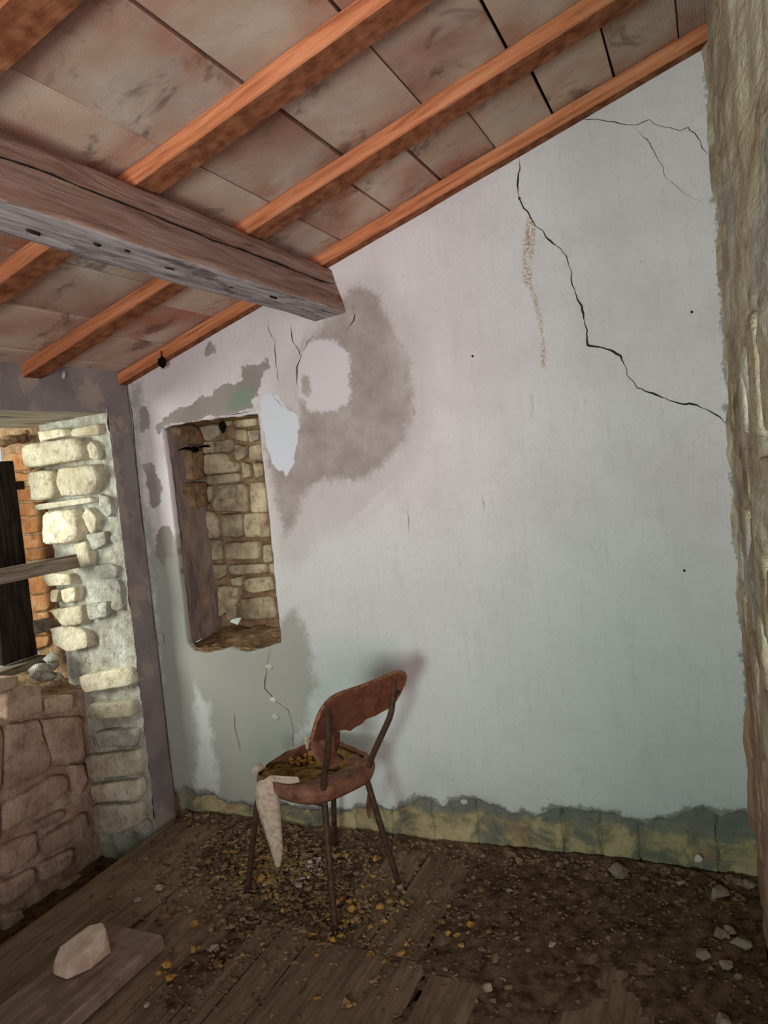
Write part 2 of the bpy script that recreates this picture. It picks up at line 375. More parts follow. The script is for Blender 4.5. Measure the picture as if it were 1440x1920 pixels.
# main plaster with damp, peel and patches of new plaster (outlines come from mesh attributes)
t = NT('limewashed_plaster'); p = t.pos()
nz = t.math('SUBTRACT', t.noise(p, 13, 8, .72), .5); nzf = t.math('SUBTRACT', t.noise(p, 70, 4, .65), .5)
def mask(name, amp, wd, ampf=.0):
    d = t.math('ADD', t.attr(name), t.math('MULTIPLY', nz, amp))
    if ampf: d = t.math('ADD', d, t.math('MULTIPLY', nzf, ampf))
    return t.smooth(d, wd, -wd)
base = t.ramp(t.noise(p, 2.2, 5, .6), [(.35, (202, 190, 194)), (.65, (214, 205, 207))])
sx = t.new('ShaderNodeSeparateXYZ'); t.link(p, sx.inputs[0])
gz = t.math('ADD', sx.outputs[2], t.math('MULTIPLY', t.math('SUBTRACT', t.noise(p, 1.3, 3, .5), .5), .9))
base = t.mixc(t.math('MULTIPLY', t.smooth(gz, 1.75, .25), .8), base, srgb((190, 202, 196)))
mott = t.smooth(t.noise(p, 7, 6, .7), .48, .72); base = t.mixc(t.math('MULTIPLY', mott, .12), base, srgb((150, 145, 145)))
gr = t.noise(p, 55, 4, .7); base = t.mixc(t.math('MULTIPLY', t.smooth(gr, .46, .72), .16), base, srgb((140, 136, 138)))
bs2 = t.noise(t.pos('world', (6, 6, .8)), 5, 4, .65); base = t.mixc(t.math('MULTIPLY', t.smooth(bs2, .50, .74), .14), base, srgb((150, 142, 140)))
base = t.mixc(t.math('MULTIPLY', mask('halo', .05, .05, .02), .35), base, srgb((170, 156, 156)))
base = t.mixc(t.math('MULTIPLY', mask('low', .16, .03, .04), .80), base, srgb((146, 146, 136)))
gs = t.noise(p, 5, 5, .6); dcol = t.ramp(t.noise(p, 6, 7, .7), [(.34, (138, 126, 122)), (.5, (156, 143, 138)), (.68, (174, 163, 158))])
base = t.mixc(t.math('MULTIPLY', mask('damp', .10, .022, .07), .92), base, dcol)
base = t.mixc(mask('white', .08, .010, .05), base, srgb((204, 194, 198)))
base = t.mixc(mask('tongue', .06, .004, .012), base, srgb((204, 205, 213)))
pcol = t.ramp(gs, [(.35, (138, 128, 124)), (.65, (156, 148, 142))])
pcol = t.mixc(t.math('MULTIPLY', mask('algae', .06, .03), .7), pcol, srgb((118, 138, 118)))
pk = mask('peel', .09, .003, .014); base = t.mixc(pk, base, pcol)
ct = mask('edge', .10, .006, .04); base = t.mixc(t.math('MULTIPLY', ct, .85), base, srgb((126, 128, 122)))
rs = t.math('MULTIPLY', mask('rust', .02, .006, .012), t.smooth(t.noise(p, 150, 3, .6), .42, .58))
base = t.mixc(t.math('MULTIPLY', rs, .85), base, srgb((158, 118, 70)))
vo = t.new('ShaderNodeTexVoronoi'); t.link(p, vo.inputs['Vector']); vo.inputs['Scale'].default_value = 11
pit = t.math('MULTIPLY', t.smooth(vo.outputs['Distance'], .045, .02), t.smooth(t.noise(p, 9, 2, .5), .56, .62)); base = t.mixc(t.math('MULTIPLY', pit, .7), base, srgb((80, 74, 70)))
n1 = t.bump(t.noise(p, 9, 5, .55), .12, .02); n2 = t.bump(pk, .5, -.003, n1); n3 = t.bump(gr, .22, .004, n2)
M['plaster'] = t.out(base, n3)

def struct(o): o['kind'] = 'structure'; return o

# ------------------------------------------------------------------ back wall
NX1, NX2, NZ1, NZ2, ND = .1818, .6993, .8518, 1.8569, .26
wb = struct(empty('wall_back'))
def xz(q): a = PY(q); return (a[0], a[2])
brk = [xz(q) for q in [(325,1488),(345,1480),(370,1497),(400,1493),(420,1507),(470,1512),(530,1512),(600,1522),(650,1522),(720,1516),(745,1521),(770,1506),(800,1500),(830,1512),(870,1504),(900,1501),(920,1516),(960,1527),(1000,1532),(1050,1520),(1080,1516),(1110,1527),(1150,1532),(1200,1548),(1240,1540),(1280,1530),(1310,1521),(1350,1531),(1400,1522),(1420,1521)]]
brk = [(0., brk[0][1])]+brk[1:-1]+[(W+.02, brk[-1][1])]
brk = rough_loop(brk, .012, .016, 3, closed=False); brk[0, 0] = 0; brk[-1, 0] = W+.02
top = [(W+.02, HL+SL*(W+.02)+.01), (0., HL+.01)]
outer = [tuple(p) for p in brk]+[tuple(p) for p in rough_loop(top, .05, 0., 1, closed=False)]
nl = [xz(q) for q in [(352,1205),(346,1150),(330,1010),(318,900),(304,805)]]+[(NX1+.03, NZ2-.004), (.42, NZ2+.004), (NX2, NZ2), (NX2+.004, 1.4), (NX2, 1.1), (NX2, NZ1), (.60, NZ1-.035), (.5, NZ1-.05), (.42, NZ1-.03), (.30, NZ1-.06), (.22, NZ1-.045)]
niche = rough_loop(nl, .02, .006, 5)
v2, f2 = cdt_mesh(outer, [niche], .0135)
P3 = np.c_[v2[:, 0], np.zeros(len(v2)), v2[:, 1]]
y0 = fbm(P3, 1.6, 3, 11)*.006+fbm(P3, 12, 2, 4)*.0012
dbk = ldist(brk, v2); y0 += np.clip(.03-dbk, 0, 1)*(.25+.5*fbm(P3, 30, 2, 8))
V = [(a, y, b) for (a, b), y in zip(v2, y0)]; F = [tuple(f) for f in f2]
# thickness along every open edge
cnt = {}
for f in F:
    for a, b in ((f[0], f[1]), (f[1], f[2]), (f[2], f[0])): cnt[(a, b)] = 1
nb = len(V); rim = {}
for (a, b) in list(cnt):
    if (b, a) not in cnt:
        for k in (a, b):
            if k not in rim: rim[k] = len(V); V.append((V[k][0], .03, V[k][2]))
        F.append((b, a, rim[a], rim[b]))
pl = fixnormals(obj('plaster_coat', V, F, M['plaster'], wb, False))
me = pl.data
VX = np.array([(v[0], v[2]) for v in V])
def wp(qs): return [xz(q) for q in qs]
def setattr_f(name, val):
    a = me.attributes.new(name, 'FLOAT', 'POINT'); a.data.foreach_set('value', np.asarray(val, np.float32))
damp = sdf(wp([(632,575),(650,548),(672,538),(695,540),(715,563),(735,608),(754,648),(768,690),(774,740),(771,790),(758,828),(735,852),(712,880),(668,902),(625,897),(592,905),(566,935),(552,985),(535,1005),(524,960),(512,900),(500,850),(492,780),(505,760),(540,762),(566,790),(560,740),(556,700),(562,655),(590,625)]), VX)
setattr_f('damp', damp)
setattr_f('halo', sdf(wp([(640,520),(700,505),(760,560),(800,640),(810,760),(790,850),(740,920),(680,980),(600,1010),(560,1060),(525,1060),(500,900),(480,780),(560,640)]), VX))
setattr_f('white', np.minimum(np.maximum(sdf(wp([(562,662),(575,642),(600,633),(630,640),(650,660),(660,690),(655,720),(656,752),(630,770),(600,775),(577,766),(559,742),(555,700)]), VX), -sdf(wp([(566,712),(573,703),(582,710),(586,725),(580,740),(570,741),(565,730)]), VX)),
          sdf(wp([(640,1012),(720,930),(745,900),(735,905),(700,935),(650,985)]), VX)))
setattr_f('tongue', sdf(wp([(487,775),(490,745),(505,735),(520,740),(540,768),(556,775),(564,800),(556,840),(550,870),(538,902),(530,885),(516,878),(501,840),(492,800)]), VX))
peel = sdf(wp([(287,800),(300,790),(330,770),(365,750),(385,742),(402,748),(402,730),(420,719),(440,725),(452,708),(450,690),(475,684),(500,672),(508,690),(495,705),(485,712),(487,735),(470,750),(478,765),(450,770),(420,777),(390,782),(340,792),(305,800),(295,815)]), VX)
for q in ([(380,652),(394,640),(408,643),(401,660),(385,668)], [(268,872),(283,865),(298,900),(301,940),(291,957),(281,942),(275,910)], [(290,1005),(300,990),(318,985),(322,1040),(305,1060),(292,1040)], [(258,765),(275,760),(280,800),(262,815)]):
    peel = np.minimum(peel, sdf(wp(q), VX))
setattr_f('peel', peel)
setattr_f('algae', sdf(wp([(430,735),(475,725),(485,745),(450,768),(425,765)]), VX))
setattr_f('low', np.minimum(np.maximum(sdf(wp([(285,1000),(325,1010),(345,1000),(420,1100),(500,1180),(522,1190),(530,1160),(552,1138),(568,1165),(582,1220),(592,1285),(572,1360),(548,1405),(532,1515),(310,1515)]), VX), -sdf(wp([(365,1290),(395,1330),(410,1480),(365,1480),(372,1380)]), VX)), sdf(wp([(243,720),(262,718),(268,780),(256,850),(275,960),(292,1010),(310,1100),(285,1100),(262,940)]), VX)))
setattr_f('edge', np.minimum(dbk_all := ldist(brk, VX)-.018, ldist([(W, .1), (W, 2.9)], VX)-.012))
setattr_f('rust', np.minimum(ldist(wp([(992,412),(986,470),(984,505),(989,530)]), VX)-.010, np.minimum(ldist(wp([(1000,420),(998,470),(992,530),(1003,560),(1012,600),(1018,640),(1019,690)]), VX)-.007, ldist(wp([(997,740),(997,790)]), VX)-.003)))
for pp in me.polygons: pp.use_smooth = True

# niche: reveals and back, behind the plaster
def rough_grid(name, fn, nu, nv, m, parent, amp, nrm, scale=14, seed=0, oct=4, smooth=True):
    P = np.array([fn(i/nu, j/nv) for j in range(nv+1) for i in range(nu+1)]); nn = np.array(nrm, float)
    P = P+nn*(fbm(P, scale, oct, seed)[:, None])*amp
    Fq = [(j*(nu+1)+i, j*(nu+1)+i+1, (j+1)*(nu+1)+i+1, (j+1)*(nu+1)+i) for j in range(nv) for i in range(nu)]
    return obj(name, P, Fq, m, parent, smooth)
def quad_fn(a, b, c, d):
    a, b, c, d = map(np.array, (a, b, c, d)); return lambda u, v: (a*(1-u)+b*u)*(1-v)+(d*(1-u)+c*u)*v
nbk = ND
rough_grid('niche_side', quad_fn((NX1+.005, .004, NZ1-.02), (NX1+.01, nbk+.02, NZ1-.02), (NX1+.01, nbk+.02, NZ2+.03), (NX1-.005, .004, NZ2+.03)), 20, 60, M['reveal'], wb, .016, (1, 0, 0), 9, 21)
rough_grid('niche_side', quad_fn((NX2, .02, NZ1-.02), (NX2, nbk+.02, NZ1-.02), (NX2, nbk+.02, NZ2+.03), (NX2, .02, NZ2+.03)), 14, 40, M['mud_mortar'], wb, .008, (1, 0, 0), 9, 23)
rough_grid('niche_lintel', quad_fn((NX1-.02, .003, NZ2+.012), (NX2+.02, .003, NZ2+.012), (NX2+.02, nbk+.03, NZ2+.0), (NX1-.02, nbk+.03, NZ2+.0)), 30, 14, M['mud_mortar'], wb, .010, (0, 0, 1), 10, 25)
rough_grid('niche_sill', quad_fn((NX1-.02, .004, NZ1-.045), (NX2+.02, .004, NZ1-.045), (NX2+.02, nbk+.02, NZ1+.012), (NX1-.02, nbk+.02, NZ1+.008)), 50, 26, M['mud_mortar'], wb, .022, (0, 0, 1), 14, 27)
rough_grid('sill_rubble', quad_fn((NX1-.02, .012, NZ1-.10), (NX2+.02, .012, NZ1-.10), (NX2+.02, .012, NZ1-.03), (NX1-.02, .012, NZ1-.035)), 50, 10, M['mud_mortar'], wb, .014, (0, 1, .4), 26, 28)
hole = [PY((280+a*.29167, 700+b*.29167), nbk) for a, b in ((508, 1600), (524, 1578), (578, 1576), (556, 1622))]
ob = [(NX1-.03, NZ1-.08), (NX2+.05, NZ1-.08), (NX2+.05, NZ2+.05), (NX1-.03, NZ2+.05)]
bv, bf = cdt_mesh(rough_loop(ob, .05, 0, 1), [[(h[0], h[2]) for h in hole]], .016)
bp = np.c_[bv[:, 0], np.full(len(bv), nbk+.012), bv[:, 1]]; bp[:, 1] += fbm(bp, 22, 3, 31)*.010
obj('niche_back', bp, bf, M['mud_mortar'], wb, True)
NS = [[(320,345),(450,322),(455,380),(430,432),(330,432)],[(465,300),(545,292),(540,335),(470,345)],[(550,292),(700,272),(705,340),(560,350)],[(560,358),(630,362),(640,440),(570,430)],[(640,372),(716,352),(725,425),(655,445)],[(345,440),(415,438),(425,505),(350,515)],[(425,440),(545,420),(560,490),(500,510),(430,500)],[(562,455),(635,470),(625,540),(570,568),(558,500)],[(650,470),(735,455),(740,555),(650,560)],[(345,524),(500,512),(520,560),(585,575),(580,630),(350,652)],[(600,570),(655,580),(660,660),(610,680)],[(670,570),(740,575),(748,660),(690,672)],[(360,660),(590,640),(595,692),(420,712),(360,708)],[(360,722),(422,727),(416,800),(375,838)],[(432,722),(630,710),(638,888),(450,888),(400,850),(428,810)],[(655,705),(755,700),(775,890),(660,895)],[(375,875),(445,912),(460,1050),(385,1060),(374,960)],[(470,905),(610,900),(612,1050),(475,1052)],[(618,900),(785,898),(790,1050),(622,1052)],[(388,1070),(470,1068),(477,1190),(402,1202)],[(495,1088),(715,1078),(718,1190),(495,1196)],[(740,1105),(800,1098),(805,1210),(742,1215)],[(416,1230),(500,1225),(510,1290),(440,1335)],[(512,1230),(765,1222),(770,1280),(522,1292)],[(780,1225),(812,1222),(815,1290),(785,1285)],[(527,1320),(600,1302),(600,1362),(542,1365)],[(615,1320),(800,1300),(815,1385),(680,1412),(620,1392)],[(450,1362),(578,1372),(574,1480),(456,1570)],[(592,1450),(800,1430),(830,1570),(602,1580)],[(500,1492),(570,1490),(570,1570),(512,1585)]]
for i, s_ in enumerate(NS):
    pts = [PY((280+a*.29167, 700+b*.29167), nbk) for a, b in s_]
    stone(pts, (0, -1, 0), .014+.010*random.random(), M['niche_stone'], wb, seed=100+i, rough=.005, rnd=.16)
for i, (s_, pr) in enumerate((([(150,350),(250,330),(330,410),(320,470),(240,450),(170,400)], .03), ([(240,500),(330,495),(335,680),(255,690)], .02), ([(225,710),(345,700),(360,850),(280,865),(240,800)], .025))):
    stone([PX((280+a*.29167, 700+b*.29167), NX1+.012) for a, b in s_], (1, 0, 0), pr, M['mud_mortar'], wb, name='mud_patch', seed=170+i, back=.04, rough=.012, n=26)
# remains of lime plaster on the niche stones
for i, (s_, m_) in enumerate((([(438,742),(560,722),(548,800),(437,808)], 'fabric'), ([(640,372),(708,358),(706,420),(655,440)], 'fabric'), ([(350,345),(440,330),(450,395),(400,425),(345,420)], 'base_course'))):
    stone([PY((280+a*.29167, 700+b*.29167), nbk-.028) for a, b in s_], (0, -1, 0), .004, M['chip'], wb, name='plaster_remnant', seed=150+i, back=.02)

# base course below the broken plaster edge
xs = [0]+[PY((x, 1570))[0] for x in (470, 668, 735, 812, 895, 1055, 1125, 1197, 1345)]+[W+.01]
for i in range(len(xs)-1):
    a, b = xs[i]+(.003 if i in (0, 6, 7, 8, 9) else .0008), xs[i+1]-(.003 if i in (5, 6, 7, 8) else .0008); off = random.uniform(-.006, .006)
    nu, nv = max(4, int((b-a)/.012)), 28
    P = np.array([(a+(b-a)*u/nu+.004*math.sin(v*.55+i*2+(9 if u else 0))*(u in (0, nu)), .020+off*.6, -.10+.36*v/nv) for v in range(nv+1) for u in range(nu+1)])
    P[:, 1] = np.maximum(P[:, 1]+fbm(P, 9, 4, 35)*.014+fbm(P, 45, 3, 36)*.005, .011)
    Fq = [(v*(nu+1)+u, v*(nu+1)+u+1, (v+1)*(nu+1)+u+1, (v+1)*(nu+1)+u) for v in range(nv) for u in range(nu)]
    n0 = len(P); Pb = P+np.array([0, .05, 0]); bd = [u for u in range(nu+1)]+[v*(nu+1)+nu for v in range(1, nv+1)]+[nv*(nu+1)+u for u in range(nu-1, -1, -1)]+[v*(nu+1) for v in range(nv-1, 0, -1)]
    Vv = list(P)+[Pb[k] for k in bd]
    for k in range(len(bd)): k2 = (k+1) % len(bd); Fq.append((bd[k], n0+k, n0+k2, bd[k2]))
    obj('base_stone', Vv, Fq, M['base_course'], wb, True)
rough_grid('base_mortar', quad_fn((0, .04, -.32), (W, .04, -.32), (W, .04, .30), (0, .04, .30)), 120, 20, M['base_course'], wb, .008, (0, 1, 0), 30, 33)

# cracks: dark strips on the surface along the traced lines, inner shade as colour
def crack(qs, wd, seed, surf=lambda q: PY(q, -.0005), parent=wb, nrm=(0, -1, 0), jit=.004, name='crack', m='crack', lift=.0022):
    P = np.array([surf(q) for q in qs]); d = np.r_[0, np.cumsum(np.linalg.norm(np.diff(P, axis=0), axis=1))]
    t_ = np.arange(0, d[-1], .006); Q = np.stack([np.interp(t_, d, P[:, k]) for k in range(3)], 1)
    nn = np.array(nrm, float); yb = fbm(np.c_[Q[:, 0], np.zeros(len(Q)), Q[:, 2]], 1.6, 3, 11)*.006 if parent is wb else 0
    Q = Q+np.stack([fbm(Q, 34, 4, seed), np.zeros(len(Q)), fbm(Q, 34, 4, seed+4)], 1)*jit*2.2
    T = np.gradient(Q, axis=0); T /= np.linalg.norm(T, axis=1)[:, None]+1e-9; S = np.cross(T, nn)
    wd_ = wd*(.22+1.3*np.abs(fbm(Q, 12, 2, seed+9)))*np.clip(np.minimum(t_, t_[-1]-t_)/.04, .25, 1)
    Q = Q+nn*(lift-(yb if parent is wb else 0))[:, None] if parent is wb else Q+nn*lift
    Vv = []; Ff = []
    for k in range(len(Q)):
        Vv += [Q[k]-S[k]*wd_[k]/2, Q[k]+S[k]*wd_[k]/2]
        if k: b_ = 2*k; Ff.append((b_-2, b_-1, b_+1, b_))
    return obj(name, Vv, Ff, M[m], parent)
crack([(972,295),(975,320),(970,350),(972,370),(990,400),(1000,420),(1020,435),(1035,455),(1062,480),(1070,510),(1075,540),(1085,565),(1095,590),(1100,625),(1103,648),(1140,655),(1160,665),(1172,685),(1178,705),(1195,725),(1230,742),(1270,755),(1320,763),(1345,780),(1368,800),(1375,850),(1380,900)], .0075, 1)
crack([(1090,224),(1130,227),(1160,232),(1195,235),(1215,228),(1245,238),(1275,244),(1290,240),(1305,255),(1315,272),(1328,290)], .006, 2)
crack([(1183,238),(1215,265),(1235,300),(1250,335),(1280,360),(1325,385)], .0025, 3)
crack([(545,610),(550,640),(560,655),(565,670),(557,690),(557,735)], .005, 4)
crack([(590,625),(575,645),(565,668)], .004, 5)
crack([(503,600),(505,620),(515,640),(518,690),(523,725)], .0035, 6)
crack([(510,738),(520,750),(535,768)], .004, 7)
crack([(508,1215),(500,1250),(497,1290),(515,1312),(540,1330),(550,1370),(548,1400)], .004, 8)
crack([(660,575),(667,590),(657,612),(650,620)], .006, 9)
crack([(242,735),(250,800),(262,940),(280,1110),(300,1290)], .006, 10, jit=.002)
crack([(1395,1060),(1402,1200),(1410,1380)], .006, 12, jit=.004)
crack([(300,1180),(308,1190),(310,1210)], .004, 13)
crack([(438,1333),(445,1385),(452,1410)], .003, 14)
crack([(775,760),(777,780)], .003, 15); crack([(906,930),(908,960)], .0025, 16); crack([(765,950),(768,1000)], .002, 17)
crack([(480,770),(450,775),(420,782),(395,785)], .003, 18)
for q in ((1283, 1070), (886, 668), (702, 372), (1297, 585), (974, 372)):
    c0 = PY(q, -.001-float(fbm(np.array([[PY(q)[0], 0, PY(q)[2]]]), 1.6, 3, 11)[0])*-.006)
    stone([c0+np.array([.005*math.cos(k*.9), 0, .006*math.sin(k*.9)]) for k in range(7)], (0, -1, 0), .003, M['crack'], wb, name='pit', n=8, back=.004)
# lifted plaster flakes below the niche
for i, q in enumerate(((505, 1250), (513, 1312), (517, 1345), (1310, 1610), (870, 1503))):
    c0 = PY(q, -.003); stone([c0+np.array([.013*math.cos(k*.9)*(1+.8*random.random()), 0, .009*math.sin(k*.9)*(1+.8*random.random())]) for k in range(7)], (0, -1, 0), .003, M['flake'], wb, name='plaster_flake', n=12, back=.01, seed=i, rough=.001)

# ------------------------------------------------------------------ left wall with the window recess
wl = struct(empty('wall_left'))
ZL = 1.9359
YW0, YW1 = YJ, -1.28
XO = -.78
rough_grid('corner_render', quad_fn((0, .0, -.05), (0, YJ, -.05), (0, YJ, ZL), (0, .0, ZL)), 10, 90, M['corner_render'], wl, .005, (1, 0, 0), 12, 41)
rough_grid('lintel_render', quad_fn((0, .0, ZL-.002), (0, -4.4, ZL-.002), (0, -4.4, HL+.16), (0, .0, HL+.16)), 160, 14, M['corner_render'], wl, .004, (1, 0, 0), 8, 42)
rough_grid('jamb_mortar', quad_fn((0.003, YJ, -.30), (-.46, YJ+.02, -.30), (-.46, YJ+.03, ZL+.02), (0.003, YJ, ZL+.02)), 44, 170, M['mortar'], wl, .020, (0, -1, 0), 16, 43)
rough_grid('outer_jamb', quad_fn((-.42, -.075, .55), (XO, -.075, .55), (XO, -.075, ZL+.02), (-.42, -.075, ZL+.02)), 20, 60, M['mud_mortar'], wl, .008, (0, -1, 0), 16, 44)
rough_grid('parapet_mortar', quad_fn((XP, YJ+.05, -.40), (XP, YW1, -.40), (XP, YW1, .66), (XP, YJ+.05, .66)), 90, 90, M['limestone_warm'], wl, .016, (1, 0, 0), 14, 45)
rough_grid('parapet_top', quad_fn((XP, YJ+.1, .655), (XP, YW1, .655), (XO, YW1, .72), (XO, YJ+.1, .72)), 60, 24, M['mud_mortar'], wl, .025, (0, 0, 1), 14, 46)
box('rear_masonry', (XO, -4.45, -.3), (0, YW1, HL+.02), M['grey_render'], wl)
box('outer_masonry', (XO, -.07, -.4), (-.005, .30, HL), M['mud_mortar'], wl)
rough_grid('recess_ground', quad_fn((.10, YJ+.1, -.24), (.10, -1.4, -.24), (-.42, -1.4, -.20), (-.42, YJ+.1, -.20)), 30, 50, M['dirt'], wl, .04, (0, 0, 1), 8, 47)
JS = [[(255,238),(430,216),(440,264),(265,300)],[(470,222),(650,187),(655,260),(470,268)],[(165,342),(200,320),(540,272),(560,300),(570,388),(540,420),(190,474)],[(572,322),(600,292),(640,330),(655,418),(590,410)],[(212,496),(380,482),(395,640),(370,660),(236,684)],[(400,472),(640,448),(678,540),(650,600),(600,640),(420,650),(398,600)],[(232,706),(600,657),(620,690),(236,744)],[(306,770),(320,752),(500,737),(530,790),(540,898),(480,948),(312,960),(300,900)],[(540,780),(570,722),(640,790),(620,890),(590,895)],[(490,960),(570,942),(600,1080),(530,1108)],[(292,1160),(320,1142),(470,1152),(470,1220),(312,1230)],[(405,1250),(500,1232),(505,1320),(440,1340),(410,1310)],[(345,1252),(395,1252),(380,1330),(340,1330)],[(332,1382),(540,1352),(540,1470),(420,1490)]]
for i, s_ in enumerate(JS):
    pts = [PY((a*.29167, 740+b*.29167), YJ-.012) for a, b in s_]
    stone(pts, (0, -1, 0), .018+.022*(i in (2, 4, 5, 7)), M['limestone'], wl, seed=300+i, back=.10, rough=.007, rnd=.16, n=26)
JS2 = [[(385,300),(640,252),(655,338),(410,380)],[(430,432),(650,412),(655,490),(440,510)],[(466,566),(672,546),(668,630),(476,640)],[(420,682),(680,652),(686,770),(420,790)],[(442,820),(680,792),(686,890),(450,900)],[(452,920),(690,906),(692,1000),(560,1060),(462,1040)]]
for i, s_ in enumerate(JS2):
    pts = [PY((a*.3905, 1150+b*.3905), YJ-.010) for a, b in s_]
    stone(pts, (0, -1, 0), .022, M['limestone'] if i != 2 else M['mortar'], wl, seed=330+i, back=.10, rough=.007, rnd=.14, n=26)
PS = [[(15,392),(60,345),(185,348),(190,480),(20,520)],[(205,410),(340,387),(336,460),(215,490)],[(20,542),(168,512),(230,690),(225,748),(12,850)],[(190,512),(380,492),(398,700),(244,738),(222,640)],[(330,732),(390,722),(405,800),(370,880),(342,830)],[(5,920),(260,772),(320,792),(310,860),(0,1060)],[(180,992),(290,942),(300,970),(200,1030),(152,1030)],[(192,1082),(400,952),(410,1030),(202,1170)],[(0,1112),(155,1052),(170,1160),(0,1270)],[(-10,1300),(150,1220),(160,1290),(40,1390),(-10,1400)],[(180,1200),(330,1130),(335,1200),(200,1290)],[(0,1442),(88,1424),(100,1460),(60,1530),(0,1580)],[(282,1292),(400,1242),(420,1300),(284,1378)],[(-260,560),(0,545),(-5,850),(-260,960)],[(-260,1000),(-10,900),(-15,1090),(-260,1250)]]
for i, s_ in enumerate(PS):
    pts = [PX((a*.3905, 1150+b*.3905), XP+.01) for a, b in s_]
    stone(pts, (1, 0, 0), .026, M['limestone_warm'], wl, seed=360+i, back=.10, rough=.008, rnd=.13, n=28)
for i, s_ in enumerate(([(612,1105),(700,1085),(765,1110),(750,1180),(640,1185)], [(690,1215),(760,1190),(832,1215),(820,1360),(770,1392),(715,1370),(735,1300)], [(330,1500),(470,1490),(560,1520),(570,1620),(440,1650),(350,1600)], [(560,1350),(690,1330),(700,1420),(580,1450)], [(640,640),(740,660),(760,760),(690,790),(650,740)], [(560,900),(680,880),(690,960),(600,1000)])):
    stone([np.minimum(PY((a*.29167, 740+b*.29167), YJ-.016), (-.022, 9, 9)) for a, b in s_], (0, -1, 0), .009, M['mortar'] if i != 2 else M['limestone'], wl, name='plaster_remnant', seed=345+i, back=.05, rough=.008, rnd=.10, n=24)
BR = [[(60,382),(200,372),(212,480),(70,490)],[(80,500),(216,510),(218,552),(88,556)],[(88,592),(228,592),(232,682),(98,682)],[(102,702),(300,692),(304,766),(112,786)],[(116,802),(302,774),(304,882),(122,892)],[(128,912),(302,892),(308,976),(138,996)],[(143,1012),(470,968),(490,1032),(148,1068)],[(150,1085),(330,1072),(330,1135),(160,1165)],[(163,1182),(330,1150),(334,1270),(178,1286)],[(183,1297),(334,1282),(324,1380),(188,1396)],[(193,1407),(320,1397),(330,1440),(198,1466)],[(200,1480),(330,1470),(330,1540),(205,1550)],[(208,1562),(322,1552),(314,1610),(213,1642)]]
for i, s_ in enumerate(BR):
    pts = [PY((a*.29167, 740+b*.29167), -.085) for a, b in s_]
    stone(pts, (0, -1, 0), .010, M['brick'], wl, name='brick', seed=400+i, rough=.003, rnd=.08, n=20, back=.06)
# lumps of stone and mortar hanging at the outer lintel
for i, (a, b, r) in enumerate(((60, 290, .05), (130, 280, .05), (20, 300, .05), (175, 250, .04))):
    c0 = PX((a*.29167, 740+b*.29167), -.60); Vr, Fr = chunk(500+i, 26, .6); obj('stone', [c0+np.array(v)*r for v in Vr], Fr, M['mud_mortar'], wl, True)

# window_1: lintel boards, shutter, sill
w1 = struct(empty('window_1'))
for i, (xa, xb, zz) in enumerate(((-.012, -.20, ZL), (-.215, -.40, ZL-.004), (-.415, -.60, ZL-.008))):
    o = wood_beam('lintel_board', 1.30, abs(xb-xa), .035, M['lintel_board'], w1, seed=60+i)
    o.matrix_world = Matrix.Translation(((xa+xb)/2, YJ+.06-1.3, zz+.035)) @ Matrix.Rotation(math.pi/2, 4, 'Z')
    o.matrix_parent_inverse = Matrix()
def place_y(o, x, y, z): o.location = (x, y, z); o.rotation_euler = (0, 0, math.pi/2); return o   # length along +Y
sh = empty('shutter', (-.60, -.17, .82)); sh.parent = w1
for i in range(2):
    o = wood_beam('shutter_board', .95, .098, .028, M['shutter'], sh, seed=70+i)
    o.location = (-.014, -.049-.101*i, 0); o.rotation_euler = (0, -math.pi/2, 0)
for z_ in (.13, .83):
    box('hinge', (.001, -.16, z_-.02), (.008, .05, z_+.02), M['iron'], sh, .002)
for i, (z_, y_) in enumerate(((.08, .03), )):
    box('stop_block', (-.02, -.01, z_+.02), (.03, .10, z_+.085), M['bar'], sh, .004)
o = wood_beam('window_sill', 1.1, .09, .035, M['bar'], w1, seed=75); place_y(o, -.56, -1.26, .815)
# sticks left on the sill
tag(place_y(wood_beam('wooden_bar', 1.16, .03, .065, M['bar'], None, seed=77), -.30, YW1+.005, 1.300), 'weathered grey wooden bar laid level across the stone window recess', 'bar')
# loose blocks on top of the parapet
Vr = [PX((a*.3905, 1150+b*.3905), XP+.02) for a, b in ((-30, 312), (70, 300), (60, 352), (-30, 385))]
o = stone(Vr, (1, 0, 0), .03, M['limestone_warm'], wl, seed=391, back=.16, n=26)
for i, (a, b, r) in enumerate(((190, 265, .055), (235, 255, .05), (215, 300, .05), (270, 300, .04), (165, 285, .04), (250, 215, .045))):
    c0 = PX((a*.3905, 1150+b*.3905), -.46); Vr, Fr = chunk(520+i, 20, .7)
    obj('mortar_lump', [c0+np.array(v)*r for v in Vr], Fr, M['mortar'], wl, True)

